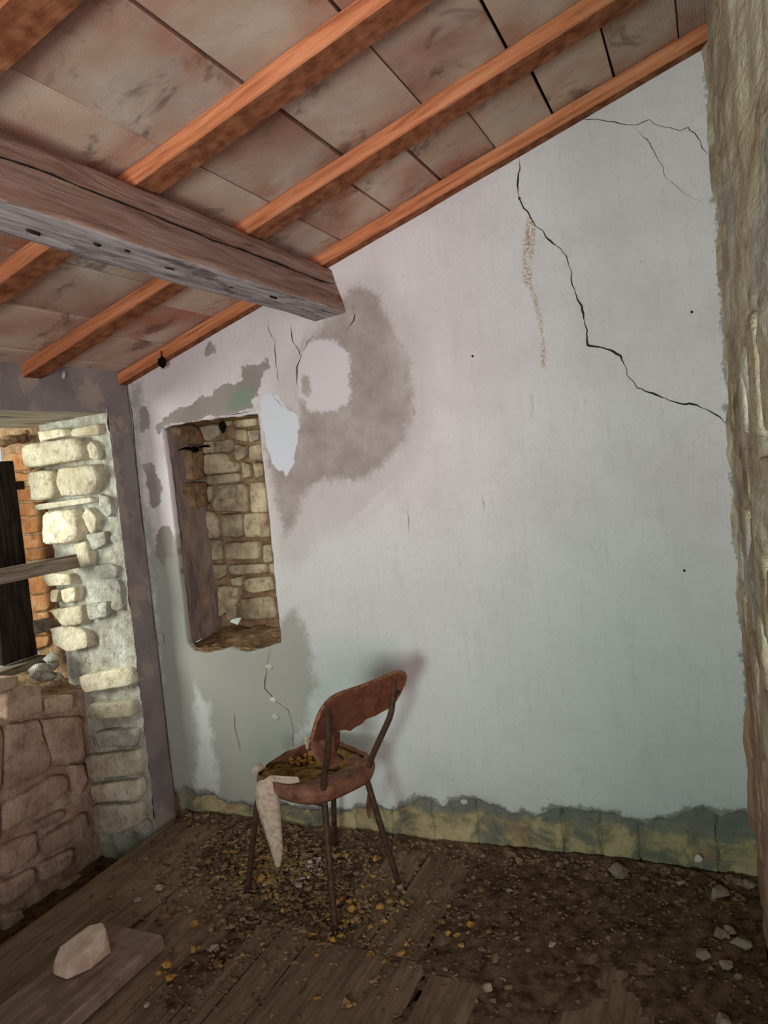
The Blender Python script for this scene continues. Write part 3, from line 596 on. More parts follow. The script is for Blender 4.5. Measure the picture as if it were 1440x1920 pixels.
# ------------------------------------------------------------------ right wall and the rest of the room behind the viewer
wr = struct(empty('wall_right'))
YE = -2.12
rough_grid('rough_plaster', quad_fn((W, .03, -.3), (W, YE, -.3), (W, YE, 3.0), (W, .03, 3.0)), 150, 220, M['right_wall'], wr, .020, (-1, 0, .0), 7, 51, 5)
box('masonry', (W+.03, YE, -.3), (W+.40, .03, 3.2), M['mud_mortar'], wr)
RS = []
g = random.Random(5)
z_ = .15
i = 0
while z_ < 1.75:
    hgt = g.uniform(.11, .19); y_ = -.05-g.uniform(0, .15)
    while y_ > -1.95:
        L = g.uniform(.2, .42)
        if g.random() < (.9 if z_ < 1.5 else .5):
            pts = [(W+.004, y_, z_), (W+.004, y_-L+.03, z_+g.uniform(-.01, .01)), (W+.004, y_-L+.03, z_+hgt-.03), (W+.004, y_, z_+hgt-.03+g.uniform(-.01, .01))]
            stone(pts, (-1, 0, 0), g.uniform(.006, .016), M['right_wall'], wr, seed=600+i, n=18, rough=.006, rnd=.14); i += 1
        y_ -= L
    z_ += hgt
# earth and mortar bleeding over the corner with the back wall
rough_grid('corner_mortar', quad_fn((W-.016, .0, .2), (W+.01, -.05, .2), (W+.01, -.05, 2.85), (W-.016, .0, 2.85)), 6, 110, M['right_wall'], wr, .022, (-1, -.3, 0), 7, 53)
wbh = struct(empty('wall_rear'))
for lo, hi in (((-.1, -4.65, -.3), (1.775, -4.30, 3.4)), ((2.325, -4.65, -.3), (2.92, -4.30, 3.4)), ((3.68, -4.65, -.3), (4.3, -4.30, 3.5)), ((1.775, -4.65, -.3), (2.325, -4.30, .88)),
               ((1.775, -4.65, 1.62), (2.325, -4.30, 3.4)), ((2.92, -4.65, 2.02), (3.68, -4.30, 3.5)), ((2.92, -4.65, -.3), (3.68, -4.30, -.03))):
    box('masonry', lo, hi, M['right_wall'], wbh)
wsd = struct(empty('wall_side'))
for lo, hi in (((4.0, -4.4, -.3), (4.3, -2.0, 3.5)), ((W+.35, YE, -.3), (4.2, YE+.25, 3.5))):
    box('masonry', lo, hi, M['right_wall'], wsd)

# ------------------------------------------------------------------ ceiling: tiles on rafters on one old beam
RH = .048                                      # height of the rafters seen under the tiles
XM = 4.1
def roof_pt(x, y, off): return Vector((x, y, HL+SL*x+off))
ce = struct(obj('ceiling', [roof_pt(-.4, .4, .10), roof_pt(XM+.3, .4, .10), roof_pt(XM+.3, -4.7, .10), roof_pt(-.4, -4.7, .10), roof_pt(-.4, .4, .14), roof_pt(XM+.3, .4, .14), roof_pt(XM+.3, -4.7, .14), roof_pt(-.4, -4.7, .14)],
                [(0, 1, 2, 3), (7, 6, 5, 4), (0, 4, 5, 1), (1, 5, 6, 2), (2, 6, 7, 3), (3, 7, 4, 0)], M['dark']))
ca = math.cos(SLA)
raf = [(-.0175, .075, 'orange pine rafter running along the top of the cracked plaster wall'), (-.5385, .10, 'second orange pine rafter out from the plaster wall'),
       (-1.086, .10, 'third orange rafter out from the plaster wall, with a small knot on its underside'), (-1.705, .11, 'dark orange rafter in the top corner, farthest from the plaster wall')]
for i, (y, wd, lab) in enumerate(raf):
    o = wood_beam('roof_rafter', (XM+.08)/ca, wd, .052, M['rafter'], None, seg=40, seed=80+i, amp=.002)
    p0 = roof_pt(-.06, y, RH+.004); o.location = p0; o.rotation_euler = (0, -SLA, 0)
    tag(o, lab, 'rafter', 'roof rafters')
big = [-.10, .10, .373, .645, .92, 1.195, 1.471, 1.75, 2.02, 2.295, 2.57, 2.85]
wal = [-.10, .06, .281, .552, .77, .98, 1.193, 1.413, 1.623, 1.839, 2.05, 2.262, 2.47, 2.68]
def tile_mesh(L, Wd):                     # local x across (down the slope), y along
    bm = bmesh.new(); bmesh.ops.create_cube(bm, size=1)
    for v in bm.verts: v.co.x *= L; v.co.y *= Wd; v.co.z = v.co.z*.03+.015
    bmesh.ops.bevel(bm, geom=bm.edges[:], offset=.003, segments=1, affect='EDGES')
    m_ = bpy.data.meshes.new('tile'); bm.to_mesh(m_); bm.free(); m_.materials.append(M['tile']); return m_
tcache = {}
ys = [.10, -.5385, -1.086, -1.705, -2.28]
for k in range(len(ys)-1):
    jn = wal if k == 0 else big
    for a, b in zip(jn[:-1], jn[1:]):
        L = round((b-a)/ca-.007, 3); Wd = round(abs(ys[k+1]-ys[k])-.012, 3)
        key = (L, Wd)
        if key not in tcache: tcache[key] = tile_mesh(L, Wd)
        o = bpy.data.objects.new('tile', tcache[key]); C.objects.link(o); o.parent = ce
        o.location = roof_pt((a+b)/2, (ys[k]+ys[k+1])/2, RH+random.uniform(.001, .009))
        o.rotation_euler = (random.uniform(-.006, .006), -SLA+random.uniform(-.012, .012), random.uniform(-.004, .004))
# the old beam
bs = [(1.1174, 2.398), (1.1655, 2.2151), (1.0184, 2.2016), (.975, 2.36)]
prof = []
for k in range(4):
    a = np.array(bs[k]); b = np.array(bs[(k+1) % 4])
    for j in range(7): prof.append(a+(b-a)*((.03, .12, .30, .5, .70, .88, .97)[j]))
prof = np.array(prof); rings = []
for j in range(141):
    y = .06-4.40*j/140; Q = np.c_[prof[:, 0], np.full(len(prof), y), prof[:, 1]]
    cn = prof.mean(0); dv = prof-cn; dv /= np.linalg.norm(dv, axis=1)[:, None]
    A_ = Q*np.array([1, .22, 1]); d = fbm(A_, 9, 3, 61)*.008+fbm(Q*np.array([1, .12, 1]), 40, 3, 62)*.0035
    Q[:, 0] += dv[:, 0]*d; Q[:, 2] += dv[:, 1]*d; rings.append(Q)
Vb, Fb = lathe_rings(rings, cap0=True, cap1=True)
bmobj = fixnormals(obj('ceiling_beam', [tuple(v-np.array([0, -2.2, 0])) for v in np.array(Vb)], Fb, None, None, True)); bmobj.location = (0, -2.2, 0)
# beam material runs along y: give it a swapped-axis wood
t = NT('old_beam_along_y'); pz = t.pos('obj', (12, 1, 12)); q = t.pos()
g_ = t.noise(pz, 3.0, 7, .66, .8); fine = t.noise(pz, 18, 4, .65)
col = t.ramp(g_, [(.28, (110, 82, 72)), (.5, (160, 130, 116)), (.72, (184, 160, 148))])
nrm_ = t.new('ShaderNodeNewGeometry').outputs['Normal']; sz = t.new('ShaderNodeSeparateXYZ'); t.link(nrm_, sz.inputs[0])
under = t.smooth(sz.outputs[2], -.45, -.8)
ub = t.ramp(g_, [(.30, (112, 98, 98)), (.5, (170, 158, 160)), (.70, (204, 194, 196))])  # paler underside: window light bounced off the floor, put into the colour
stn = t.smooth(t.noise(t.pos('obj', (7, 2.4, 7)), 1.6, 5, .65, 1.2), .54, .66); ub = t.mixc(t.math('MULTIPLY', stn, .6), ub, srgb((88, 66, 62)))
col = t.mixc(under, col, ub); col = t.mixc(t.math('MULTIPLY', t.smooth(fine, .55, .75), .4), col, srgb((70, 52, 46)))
bmobj.data.materials.append(t.out(col, t.bump(fine, .5, .004, t.bump(g_, .6, .012))))
tag(bmobj, 'thick old weathered beam running under the rafters into the plaster wall', 'beam')
# drying cracks in the beam
def beam_crack(pts, wd, seed):
    P = [np.array((x, y+2.2, z)) for x, y, z in pts]; d = np.r_[0, np.cumsum([np.linalg.norm(P[k+1]-P[k]) for k in range(len(P)-1)])]
    t_ = np.arange(0, d[-1], .02); Q = np.stack([np.interp(t_, d, [p_[k] for p_ in P]) for k in range(3)], 1); Q[:, 2] += fbm(Q*np.array([0, 1, 0]), 6, 3, seed)*.010
    wv_ = wd*(.4+1.1*np.abs(fbm(Q, 9, 2, seed+2))); Vv = []; Ff = []
    for k in range(len(Q)):
        e = np.array([.25, 0, -.97])*wv_[k]/2 if pts[0][3:] == () else 0
        Vv += [Q[k]-e, Q[k]+e]
        if k: b_ = 2*k; Ff.append((b_-2, b_-1, b_+1, b_))
    return obj('drying_crack', Vv, Ff, M['crack'], bmobj)
beam_crack([(1.150, -.05, 2.318), (1.152, -.9, 2.315), (1.152, -2.0, 2.312), (1.15, -3.4, 2.31)], .010, 71)

for i, (q, r) in enumerate((((62, 434), .011), ((182, 458), .007), ((318, 502), .011), ((433, 538), .006), ((512, 557), .013), ((238, 470), .005))):
    c0 = PZ(q, 2.209)+np.array([0, 2.2, 0]); kp = [c0+np.array([r*.35*math.cos(k*.8)*(1+.5*math.sin(5*k+i)), r*2.2*math.sin(k*.8), 0]) for k in range(8)]
    stone(kp, (0, 0, -1), .004, M['crack'], bmobj, name='knot_hole', n=14, back=.012, seed=960+i)

# ------------------------------------------------------------------ floor: planks over a dark void
fl = struct(obj('floor', [(-.75, .6, -.30), (XM+.1, .6, -.30), (XM+.1, -4.5, -.30), (-.75, -4.5, -.30)], [(0, 3, 2, 1)], M['dark']))
PLK = [(.035, .325, -.06, -3.4), (.333, .452, -.04, -3.2), (.459, .762, -.03, -4.3), (.768, .892, -.02, -.632), (.899, 1.148, -.02, -.634), (.768, .901, -.642, -4.3), (.907, .999, -.642, -4.3), (1.005, 1.126, -.644, -4.3),
       (1.154, 1.335, -.02, -.70), (1.135, 1.375, -.708, -4.3), (1.341, 1.530, -.02, -.70), (1.383, 1.575, -.706, -4.3), (1.537, 1.745, -.02, -.75), (1.584, 1.752, -.758, -4.3), (1.756, 2.004, -.02, -4.3), (2.013, 2.262, -.02, -4.3), (2.270, 2.535, -.02, -4.3)]
for i, (a, b, c, d) in enumerate(PLK):
    o = wood_beam('plank', c-d, b-a, .028, M['plank'], fl, seed=140+i, amp=.0025, bev=.003)
    o.location = ((a+b)/2, d, random.uniform(-.003, .003)); o.rotation_euler = (0, random.uniform(-.002, .002), math.pi/2+random.uniform(-.003, .003))
for a, b in ((2.545, 2.8), (2.81, 3.1), (3.11, 3.4), (3.41, 3.7), (3.71, 4.0)):
    o = wood_beam('plank', 2.2, b-a, .028, M['plank'], fl, seed=170); o.location = ((a+b)/2, -4.3, 0); o.rotation_euler = (0, 0, math.pi/2)

# dirt drifted over the boards
nx, ny = 170, 130
GX, GY = np.meshgrid(np.linspace(.06, W-.005, nx), np.linspace(-2.0, -.004, ny)); G = np.stack([GX.ravel(), GY.ravel()], 1); G3 = np.c_[G, np.zeros(len(G))]
def blob(cx, cy, rx, ry): return np.exp(-((G[:, 0]-cx)/rx)**2-((G[:, 1]-cy)/ry)**2)
hgt = -.016+.035*np.exp(G[:, 1]/.09)+.020*blob(.75, -.32, .45, .22)+.014*blob(1.2, -.62, .3, .22)+.019*blob(2.2, -.25, .55, .32)+.014*blob(2.0, -.8, .6, .6)+.012*blob(1.75, -.5, .25, .3)+.012*blob(2.45, -.6, .2, .45)+.010*blob(1.25, -1.0, .35, .15)+.010*blob(.85, -1.0, .13, .5)-.012*blob(1.44, -.5, .09, .3)
hgt = hgt+fbm(G3, 7, 4, 91)*.014+fbm(G3, 35, 3, 92)*.006
idx = np.arange(nx*ny).reshape(ny, nx); F = []
keep = hgt > -.004
for j in range(ny-1):
    for i in range(nx-1):
        q = (idx[j, i], idx[j, i+1], idx[j+1, i+1], idx[j+1, i])
        if keep[list(q)].any(): F.append(q)
V = np.c_[G, np.maximum(hgt, -.006)+.002]
used = sorted({k for f in F for k in f}); mp = {k: n for n, k in enumerate(used)}
di = obj('dirt', [V[k] for k in used], [tuple(mp[k] for k in f) for f in F], M['dirt'], None, True)
tag(di, 'brown dirt and crumbled mortar drifted over the floor boards', 'dirt', kind='stuff')
def floor_h(x, y):
    return max(0., float(hgt[np.argmin((G[:, 0]-x)**2+(G[:, 1]-y)**2)])+.002)
# fine rubble
protos = [chunk(700+k, 9, .6) for k in range(10)]
V = []; F = []
def scatter(n, fx, size, dz=0):
    for _ in range(n):
        x, y = fx()
        if not (.05 < x < W-.02 and -2 < y < -.01): continue
        Vr, Fr = random.choice(protos); s_ = random.uniform(*size)*(1+random.random()**4); a = random.uniform(0, 6.28); ca_, sa_ = math.cos(a), math.sin(a)
        z = floor_h(x, y)+s_*.25+dz; b = len(V)
        for v in Vr: V.append((x+s_*(v[0]*ca_-v[1]*sa_), y+s_*(v[0]*sa_+v[1]*ca_), z+s_*v[2]))
        for f in Fr: F.append(tuple(b+k for k in f))
gs_ = random.gauss
scatter(1300, lambda: (gs_(.72, .28), gs_(-.30, .17)), (.005, .013))
scatter(700, lambda: (gs_(1.15, .25), gs_(-.62, .2)), (.005, .012))
scatter(700, lambda: (random.uniform(1.5, W), -abs(gs_(0, .35))-.02), (.003, .009))
scatter(500, lambda: (random.uniform(1.4, W), random.uniform(-1.3, -.1)), (.003, .008))
scatter(400, lambda: (random.uniform(.1, W), -abs(gs_(0, .05))-.02), (.005, .014))
scatter(250, lambda: (gs_(.88, .10), gs_(-1.0, .25)), (.003, .008))
scatter(300, lambda: (random.uniform(.1, W), random.uniform(-1.6, -.1)), (.002, .005))
tag(obj('rubble', V, F, M['rubble'], None), 'fine brown rubble and crumbs strewn over the boards', 'rubble', kind='stuff')
V = []; F = []
scatter(170, lambda: (gs_(.88, .06), gs_(-.30, .06)), (.004, .008))
tag(obj('white_flakes', V, F, M['flake'], None), 'small white plaster flakes under the chair', 'plaster', kind='stuff')

V = []; F = []
scatter(260, lambda: (gs_(.78, .13), gs_(-.36, .13)), (.007, .014), .004)
scatter(160, lambda: (gs_(1.18, .16), gs_(-.56, .16)), (.006, .013), .003)
scatter(60, lambda: (gs_(1.0, .35), gs_(-.85, .2)), (.005, .010), .002)
tag(obj('foam_rubble', V, F, M['foam_heap'], None), 'brown and yellow foam crumbs heaped around the chair legs', 'foam rubble', kind='stuff')
# crumbs of yellow seat foam
crumb = [chunk(740+k, 16, .7) for k in range(6)]; cme = []
for Vr, Fr in crumb:
    m_ = bpy.data.meshes.new('foam_crumb'); m_.from_pydata(Vr, [], Fr); m_.materials.append(M['foam_crumb']); cme.append(m_)
FC = [(365,1732,11),(362,1778,10),(313,1808,13),(320,1832,11),(298,1822,8),(478,1590,10),(490,1648,12),(500,1610,9),(488,1625,9),(455,1620,8),(505,1575,8),(470,1560,8),(440,1600,8),(655,1690,10),(660,1705,12),(640,1685,9),(625,1765,12),(640,1755,9),(600,1770,8),(708,1610,13),(712,1700,11),(720,1725,9),(695,1735,8),(680,1660,8),(595,1788,7),(752,1784,10),(840,1748,9),(855,1752,9),(882,1737,11),(720,1802,8),(595,1870,9),(700,1640,8),(520,1680,8),(530,1705,7),(738,1650,7),(650,1730,8),(585,1752,8),(465,1612,8),(480,1570,7),(430,1580,7),(512,1652,8),(690,1788,7),(768,1760,7)]
for i, (x, y, r) in enumerate(FC):
    c0 = PZ((x, y), .01); z = floor_h(c0[0], c0[1]); s_ = r/FPX*np.linalg.norm(c0-CAM)*.85
    o = bpy.data.objects.new('foam_crumb', cme[i % 6]); C.objects.link(o); o.location = (c0[0], c0[1], z+s_*.45); o.scale = (s_, s_*random.uniform(.6, 1), s_*.75); o.rotation_euler = (0, 0, random.uniform(0, 6))
    near = 'yellow crumb of torn seat foam on the floor beside the chair legs' if x > 420 and x < 735 else ('yellow crumb of seat foam beside the loose board' if x < 420 else 'yellow crumb of seat foam on the boards in front of the plaster wall')
    tag(o, near, 'foam crumb', {True: 'foam crumbs by the chair', False: 'foam crumbs by the loose board' if x < 420 else 'foam crumbs out on the boards'}[420 < x < 735])
# paler stones lying on the dirt
CH = [(1160,1642,20,'flat grey stone at the foot of the plaster wall'),(1345,1680,20,'grey stone chip in the dirt near the right-hand wall'),(1348,1755,15,'pale stone chip, paired with a brown one in the dirt'),(1370,1745,14,'brownish stone chip in the dirt by the pale chips'),(1390,1775,18,'angular white stone chip near the right-hand wall'),(1035,1773,10,'small white pebble alone in the dirt'),(1320,1796,15,'brown stone lump half sunk in the dirt'),(1362,1818,13,'small yellowish stone near the bottom corner'),(915,1852,11,'pale pebble on the boards near the bottom edge'),(1355,1915,15,'pale stone at the bottom edge by the right wall'),(1405,1665,14,'pale chip at the foot of the right-hand corner'),(560,1658,11,'thin white flake on the board under the chair'),(545,1680,6,'tiny pale chip beside the white flake'),(258,1685,9,'white plaster chip on the left-hand boards'),(668,1636,7,'pale chip on the board behind the chair'),(275,1881,7,'tiny pale chip beside the loose board'),(400,1775,10,'pale chip beside a board end left of the chair'),(300,1663,11,'brown plaster lump on the left-hand boards'),(1385,1838,9,'small pale chip low by the right-hand wall'),(955,1675,7,'tiny white chip in the dirt by the wall foot'),(1050,1627,9,'pale lump at the middle of the wall foot')]
for i, (x, y, r, lab) in enumerate(CH):
    c0 = PZ((x, y), .01); z = floor_h(c0[0], c0[1]); s_ = r/FPX*np.linalg.norm(c0-CAM)*.95; Vr, Fr = chunk(800+i, 16, .55)
    o = obj('stone_chip', [np.array(v)*s_ for v in Vr], Fr, M['chip']); o.location = (c0[0], c0[1], z+s_*.3); tag(o, lab, 'stone')

# loose board with a stone on it
lb = wood_beam('loose_board', 1.25, .27, .05, M['board'], None, seed=181, amp=.004, bev=.005)
lb.location = (.500, -.885-1.25, .053); lb.rotation_euler = (0, 0, math.pi/2-.025)
tag(lb, 'thick loose board lying on the floor boards with a stone on it', 'board')
rk = np.array([(-.075,-.10,0),(.02,-.115,0),(.075,-.03,0),(.085,.09,0),(.03,.13,0),(-.03,.10,0),(-.09,-.03,0),(-.06,-.09,.045),(.03,-.10,.05),(.075,-.02,.06),(.075,.085,.075),(.03,.115,.08),(-.02,.085,.078),(-.075,-.04,.06),(.09,.04,.03),(-.085,-.08,.02)])
Vr, Fr = hull_rock(rk)
o = obj('limestone_block', Vr, Fr, M['rock']); o.location = (.497, -1.085, .0565); o.rotation_euler = (0, 0, .05); o.scale = (.74, .74, 1.15)
bv_ = o.modifiers.new('soften', 'BEVEL'); bv_.width = .008; bv_.segments = 2
tag(o, 'pale wedge-shaped limestone block resting on the loose board', 'stone')

# ------------------------------------------------------------------ the broken chair
CO, TH = (1.255, -.481, 0), 2.74
ch = empty('broken_chair', CO, TH)
tag(ch, 'broken brown metal-legged chair with torn seat, facing away by the plaster wall', 'chair')
cf = np.array([math.cos(TH), math.sin(TH), 0]); cl = np.array([-math.sin(TH), math.cos(TH), 0])
def loc(P): d = np.asarray(P)-np.array(CO); return (float(d@cf), float(d@cl), float(d[2]))
R_ = .0115
for sg in (1, -1):
    lg = tube('rear_leg', [(0, sg*.159, .004), (.034, sg*.13, .22), (.060, sg*.106, .40), (.066, sg*.103, .435), (.036, sg*.115, .515), (-.030, sg*.137, .635), (-.052, sg*.146, .68), (-.064, sg*.152, .73), (-.078, sg*.157, .815)], R_, M['tube'], ch)
    tube('foot_cap', [(-.002, sg*.161, 0), (0, sg*.159, .018)], .0135, M['iron'] if sg > 0 else M['chip'], lg, 2)
    tube('bolt', [(-.092, sg*.157, .765), (-.055, sg*.157, .77)], .006, M['iron'], lg, 2, 8)
    fg = tube('front_leg', [(.456, sg*.22, .004), (.405, sg*.20, .22), (.362, sg*.186, .385), (.330, sg*.172, .412), (.2, sg*.135, .415), (.062, sg*.104, .412)], R_, M['tube'], ch)
    tube('foot_cap', [(.458, sg*.221, 0), (.455, sg*.219, .018)], .0135, M['iron'], fg, 2)
tube('cross_rail', [(.30, -.16, .412), (.30, .16, .412)], .008, M['tube'], ch, 2)
# seat
def seat_out(a, k=1.):
    c, s = math.cos(a), math.sin(a); e = .62
    x = math.copysign(abs(c)**e, c); y = math.copysign(abs(s)**e, s)
    return (.225+.195*k*x, (.195+.012*x)*k*y)
def seat_h(x, y): return .475+.018*((x-.22)/.2)**2*(1 if x > .22 else .4)+.03*max(0, (.10-x))/.1-.012*(1-min(1, (y/.19)**2))
nA = 72
hx, hy, _ = loc(PZ((566, 1416), .475))
rings = []
for sc, dz in ((.0, 0), (.5, 0), (.93, 0.002), (.96, .010)):
    rings.append([(seat_out(2*math.pi*i/nA, max(sc, .01))[0], seat_out(2*math.pi*i/nA, max(sc, .01))[1], .424+dz) for i in range(nA)])
Vs, Fs = lathe_rings(rings); obj('seat_board', Vs, Fs, M['ply_edge'], ch, True)
rings = []
for sc in (.02, .15, .3, .42, .55, .66, .76, .86, .93, .965, .965):
    R1 = []
    for i in range(nA):
        x, y = seat_out(2*math.pi*i/nA, sc); z = seat_h(x, y)
        z -= .045*math.exp(-((x-hx)/.06)**2-((y-hy)/.075)**2)           # burst hollow
        z -= .018*max(0, sc-.86)/.1
        R1.append((x, y, z))
    R1 = np.array(R1); R1[:, 2] += fbm(R1, 26, 4, 211)*.016; rings.append(R1)
rings.append(np.array([(seat_out(2*math.pi*i/nA, .955)[0], seat_out(2*math.pi*i/nA, .955)[1], .432) for i in range(nA)]))
Vs, Fs = lathe_rings(rings); obj('seat_foam', Vs, Fs, M['foam'], ch, True)
# torn vinyl cover around the edge: how far in it still reaches depends on the side
rings = []
for k in range(9):
    R1 = []
    for i in range(nA):
        a = 2*math.pi*i/nA; x0, y0_ = seat_out(a)
        near = max(0, math.sin(a)); rear = max(0, -math.cos(a)); front = max(0, math.cos(a))
        reach = .97-.42*rear**1.5-.10*near*rear+.05*math.sin(9*a)*.6+.02*math.sin(23*a)
        topz = 1.-.55*front*max(0, math.sin(a))**.5
        u = k/8
        if u < .5:
            sc = .93+.075*math.sin(u*math.pi); z = .420+.045*(u/.5)*topz+.002
        else:
            v_ = (u-.5)/.5; sc = 1.005-(1.005-max(.5, min(reach, .985)))*v_; x_, y_ = seat_out(a, sc); z = .467-(1-topz)*.045+(seat_h(x_, y_)+.010-.467)*min(1, v_*1.6)*topz
        x, y = seat_out(a, sc); R1.append((x, y, z))
    R1 = np.array(R1); R1[:, 2] += fbm(R1, 18, 3, 221)*.006*(k > 3); rings.append(R1)
Vs, Fs = lathe_rings(rings); o = obj('seat_cover', Vs, Fs, M['vinyl'], ch, True); so = o.modifiers.new('thick', 'SOLIDIFY'); so.thickness = .0025; so.offset = 1
# crumbled foam in the hollow
for i in range(16):
    Vr, Fr = chunk(900+i, 14, .8); s_ = random.uniform(.009, .02); x, y = hx+gs_(0, .028), hy+gs_(0.0, .036)
    obj('foam_piece', [np.array(v)*s_+np.array((x, y, seat_h(x, y)-.03+.012*random.random())) for v in Vr], Fr, M['foam_crumb'], ch)
def ribbon(name, pts, widths, side, m, parent, th=.002, k=6, curl=.0):
    P = smooth_path(pts, k); n = len(P); Vv = []; Ff = []; S = Vector(side).normalized(); cols = 5
    for i, p_ in enumerate(P):
        u = i/(n-1); wd = np.interp(u, np.linspace(0, 1, len(widths)), widths)
        t_ = (P[min(i+1, n-1)]-P[max(i-1, 0)]).normalized(); nn = t_.cross(S).normalized()
        for c in range(cols):
            q_ = (c/(cols-1)-.5); Vv.append(p_+S*wd*q_+nn*(curl*(1-4*q_*q_)*wd)+nn*.0)
        if i:
            b = i*cols
            for c in range(cols-1): Ff.append((b-cols+c, b-cols+c+1, b+c+1, b+c))
    o = obj(name, Vv, Ff, m, parent, True); so = o.modifiers.new('thick', 'SOLIDIFY'); so.thickness = th; return o
# long pale strip hanging from the front corner of the seat
Lp = lambda q, y: loc(PY(q, y))
ribbon('torn_strip', [Lp((505,1462), -.56), Lp((500,1478), -.575), Lp((503,1510), -.575), Lp((513,1560), -.57), Lp((520,1600), -.565), Lp((521,1625), -.56)], [.075, .085, .085, .06, .04, .012], loc(np.array(CO)+np.array([.93, .37, 0])), M['fabric'], ch, curl=.12)
ribbon('torn_strip', [Lp((560,1462), -.57), Lp((535,1464), -.575), Lp((510,1466), -.572), Lp((487,1478), -.565)], [.02, .035, .05, .03], (0, .25, 1), M['fabric'], ch, curl=.1)
sp = []
c0 = np.array((.402, .150, .478))
for i in range(22):
    a = i*.42; r = .018-.0004*i; sp.append((c0[0]+r*math.cos(a), c0[1], c0[2]+r*math.sin(a)))
ribbon('curled_strip', sp, [.03, .035, .03], (0, 1, 0), M['fabric'], ch, k=2)
ribbon('torn_strip', [Lp((694,1478), -.30), Lp((693,1500), -.30), Lp((691,1518), -.30), Lp((693,1534), -.30)], [.016, .030, .026, .006], (0, 1, 0), M['vinyl'], ch)
# flap of cover stretched from the backrest to the seat
ribbon('torn_flap', [Lp((612,1372), -.52), Lp((607,1395), -.53), Lp((612,1415), -.54), Lp((632,1432), -.545)], [.13, .11, .09, .06], (0, 1, 0), M['vinyl'], ch, curl=.1)
ribbon('torn_flap', [Lp((628,1375), -.47), Lp((628,1400), -.48), Lp((622,1428), -.49)], [.05, .04, .012], (0, 1, 0), M['backrest'], ch, curl=.1)
ribbon('torn_flap', [Lp((636,1420), -.50), Lp((655,1432), -.47), Lp((672,1425), -.43), Lp((688,1430), -.39)], [.07, .07, .05, .03], (1, 0, .2), M['vinyl'], ch, curl=.15)
ribbon('torn_flap', [Lp((578,1380), -.56), Lp((576,1392), -.56), Lp((577,1405), -.56)], [.03, .02, .004], (0, 1, 0), M['fabric'], ch)
# backrest: bent laminated board with its lower edge broken away
nf = cf.copy(); d0 = float((np.array(CO)+cf*(-.052))@nf)
bo = [(579,1385),(580,1362),(584,1340),(592,1323),(605,1309),(622,1300),(645,1293),(680,1282),(710,1267),(727,1258),(736,1257),(744,1264),(745,1280),(742,1300),(737,1318),(728,1331),(710,1344),(694,1351),(689,1360),(678,1366),(668,1374),(655,1371),(640,1373),(628,1384),(612,1387),(595,1392)]
def onback(q): return loc(onp(q, nf, d0))
bl = np.array([onback(q)[1:] for q in bo])
bl2 = rough_loop(bl, .012, .0012, 9)
v2b, f2b = cdt_mesh(bl2, [], .016)
bx = lambda y, z: -.046-.035*(z-.70)/.1-.0+.045*(1-min(1.4, (y/.19)**2))*.6
Vf = [(bx(y, z), y, z) for y, z in v2b]; nV = len(Vf); th = .012
Vf += [(x-th, y, z) for x, y, z in Vf]
Ff = [tuple(f) for f in f2b]+[tuple(nV+k for k in f[::-1]) for f in f2b]; ed = {}
for f in f2b:
    for a, b in ((f[0], f[1]), (f[1], f[2]), (f[2], f[0])): ed[(a, b)] = 1
for (a, b) in ed:
    if (b, a) not in ed: Ff.append((b, a, nV+a, nV+b))
o = fixnormals(obj('backrest', Vf, Ff, M['backrest'], ch, False))

ev = [(bx(y, z)-.006, y, z) for y, z in bl[:15]]
tube('edge_band', ev, .0066, M['ply_edge'], o, 3, 6)

# ------------------------------------------------------------------ bats
def hanging_bat(at, s_, rz, lab):
    b = empty('bat', at, rz); tag(b, lab, 'bat', 'bats')
    rings = []
    for u, r in ((0, .05), (.08, .16), (.2, .30), (.38, .40), (.55, .42), (.7, .36), (.82, .27), (.9, .20), (1., .06)):
        rings.append([(r*s_*math.cos(k*.5236)*(1+.12*math.cos(3*k*.5236)), r*s_*.7*math.sin(k*.5236), -s_*(.12+1.5*u)) for k in range(12)])
    Vv, Ff = lathe_rings(rings, cap0=True, cap1=True); fixnormals(obj('body', Vv, Ff, M['bat'], b, True))
    for sg in (1, -1):
        Vv = [(sg*s_*x, s_*y, -s_*z) for x, y, z in ((.10, -.1, .25), (.46, -.22, .45), (.52, -.20, .9), (.40, -.1, 1.35), (.14, -.26, 1.5), (.08, -.30, .8))]
        o = obj('wing', Vv, [(0, 1, 5), (1, 2, 5), (2, 3, 5), (3, 4, 5)], M['bat'], b); so = o.modifiers.new('thick', 'SOLIDIFY'); so.thickness = .06*s_
        Vv = [(sg*s_*x, s_*y, -s_*z) for x, y, z in ((.08, 0, 1.5), (.24, 0, 1.55), (.20, -.05, 1.82), (.14, .08, 1.55))]
        obj('ear', Vv, [(0, 1, 2), (1, 3, 2), (3, 0, 2), (0, 3, 1)], M['bat'], b)
        tube('foot', [(sg*.05*s_, 0, .02), (sg*.08*s_, 0, -.25*s_)], .03*s_, M['bat'], b, 2, 6)
    return b
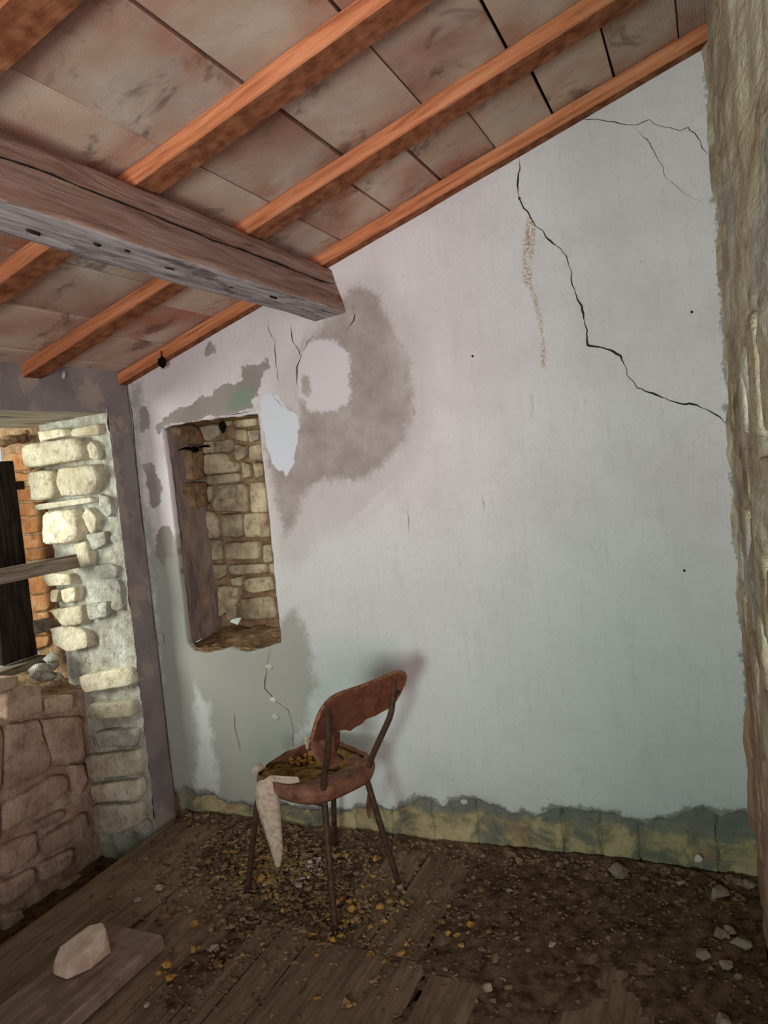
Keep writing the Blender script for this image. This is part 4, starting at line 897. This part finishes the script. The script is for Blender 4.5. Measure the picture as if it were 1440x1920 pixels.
hanging_bat(PY((303, 666), -.062), .036, .3, 'small dark bat hanging from the wall-side rafter above the niche')
hanging_bat(PY((417, 786), .028), .037, -.2, 'small dark bat hanging inside the top of the niche')
hanging_bat(PT((281, 537), .035), .018, .8, 'tiny dark bat clinging between rafter and tiles beside the old beam')
fb = empty('bat', PY((365, 843), .12), .4); tag(fb, 'dark bat in flight with spread wings in front of the niche reveal', 'bat', 'bats')
s_ = .05; rings = []
for u, r in ((0, .05), (.12, .22), (.35, .30), (.6, .26), (.78, .20), (.9, .22), (1., .08)):
    rings.append([(r*s_*math.cos(k*.628), -s_*.9+1.8*s_*u, r*s_*math.sin(k*.628)) for k in range(10)])
Vv, Ff = lathe_rings(rings, cap0=True, cap1=True); fixnormals(obj('body', Vv, Ff, M['bat'], fb, True))
for sg in (1, -1):
    Vv = [(sg*s_*x, s_*y, s_*z) for x, y, z in ((.15, .5, .1), (.7, .8, .35), (1.25, .45, .30), (1.6, -.1, .05), (1.1, -.25, .12), (.8, -.55, .10), (.45, -.4, .05), (.15, -.7, 0))]
    o = obj('wing', Vv, [(0, 1, 6, 7), (1, 2, 4, 5), (1, 5, 6), (2, 3, 4)], M['bat'], fb); so = o.modifiers.new('thick', 'SOLIDIFY'); so.thickness = .002
    Vv = [(sg*s_*x, s_*y, s_*z) for x, y, z in ((.05, .8, .12), (.18, .8, .10), (.14, .88, .42), (.12, .72, .12))]
    obj('ear', Vv, [(0, 1, 2), (1, 3, 2), (3, 0, 2), (0, 3, 1)], M['bat'], fb)
# cobweb tuft below the second rafter's end
c0 = PX((119, 703), .012); Vr, Fr = chunk(950, 18, 1.4); o = obj('cobweb_tuft', [np.array(v)*np.array((.006, .010, .014)) for v in Vr], Fr, M['web']); o.location = tuple(c0)
tag(o, 'white cobweb tuft on the grey lintel below a rafter end', 'cobweb')
# garden outside
tag(obj('ground', [(-30, -30, -2.8), (30, -30, -2.8), (30, 30, -2.8), (-30, 30, -2.8)], [(0, 1, 2, 3)], M['grass']), kind='structure')
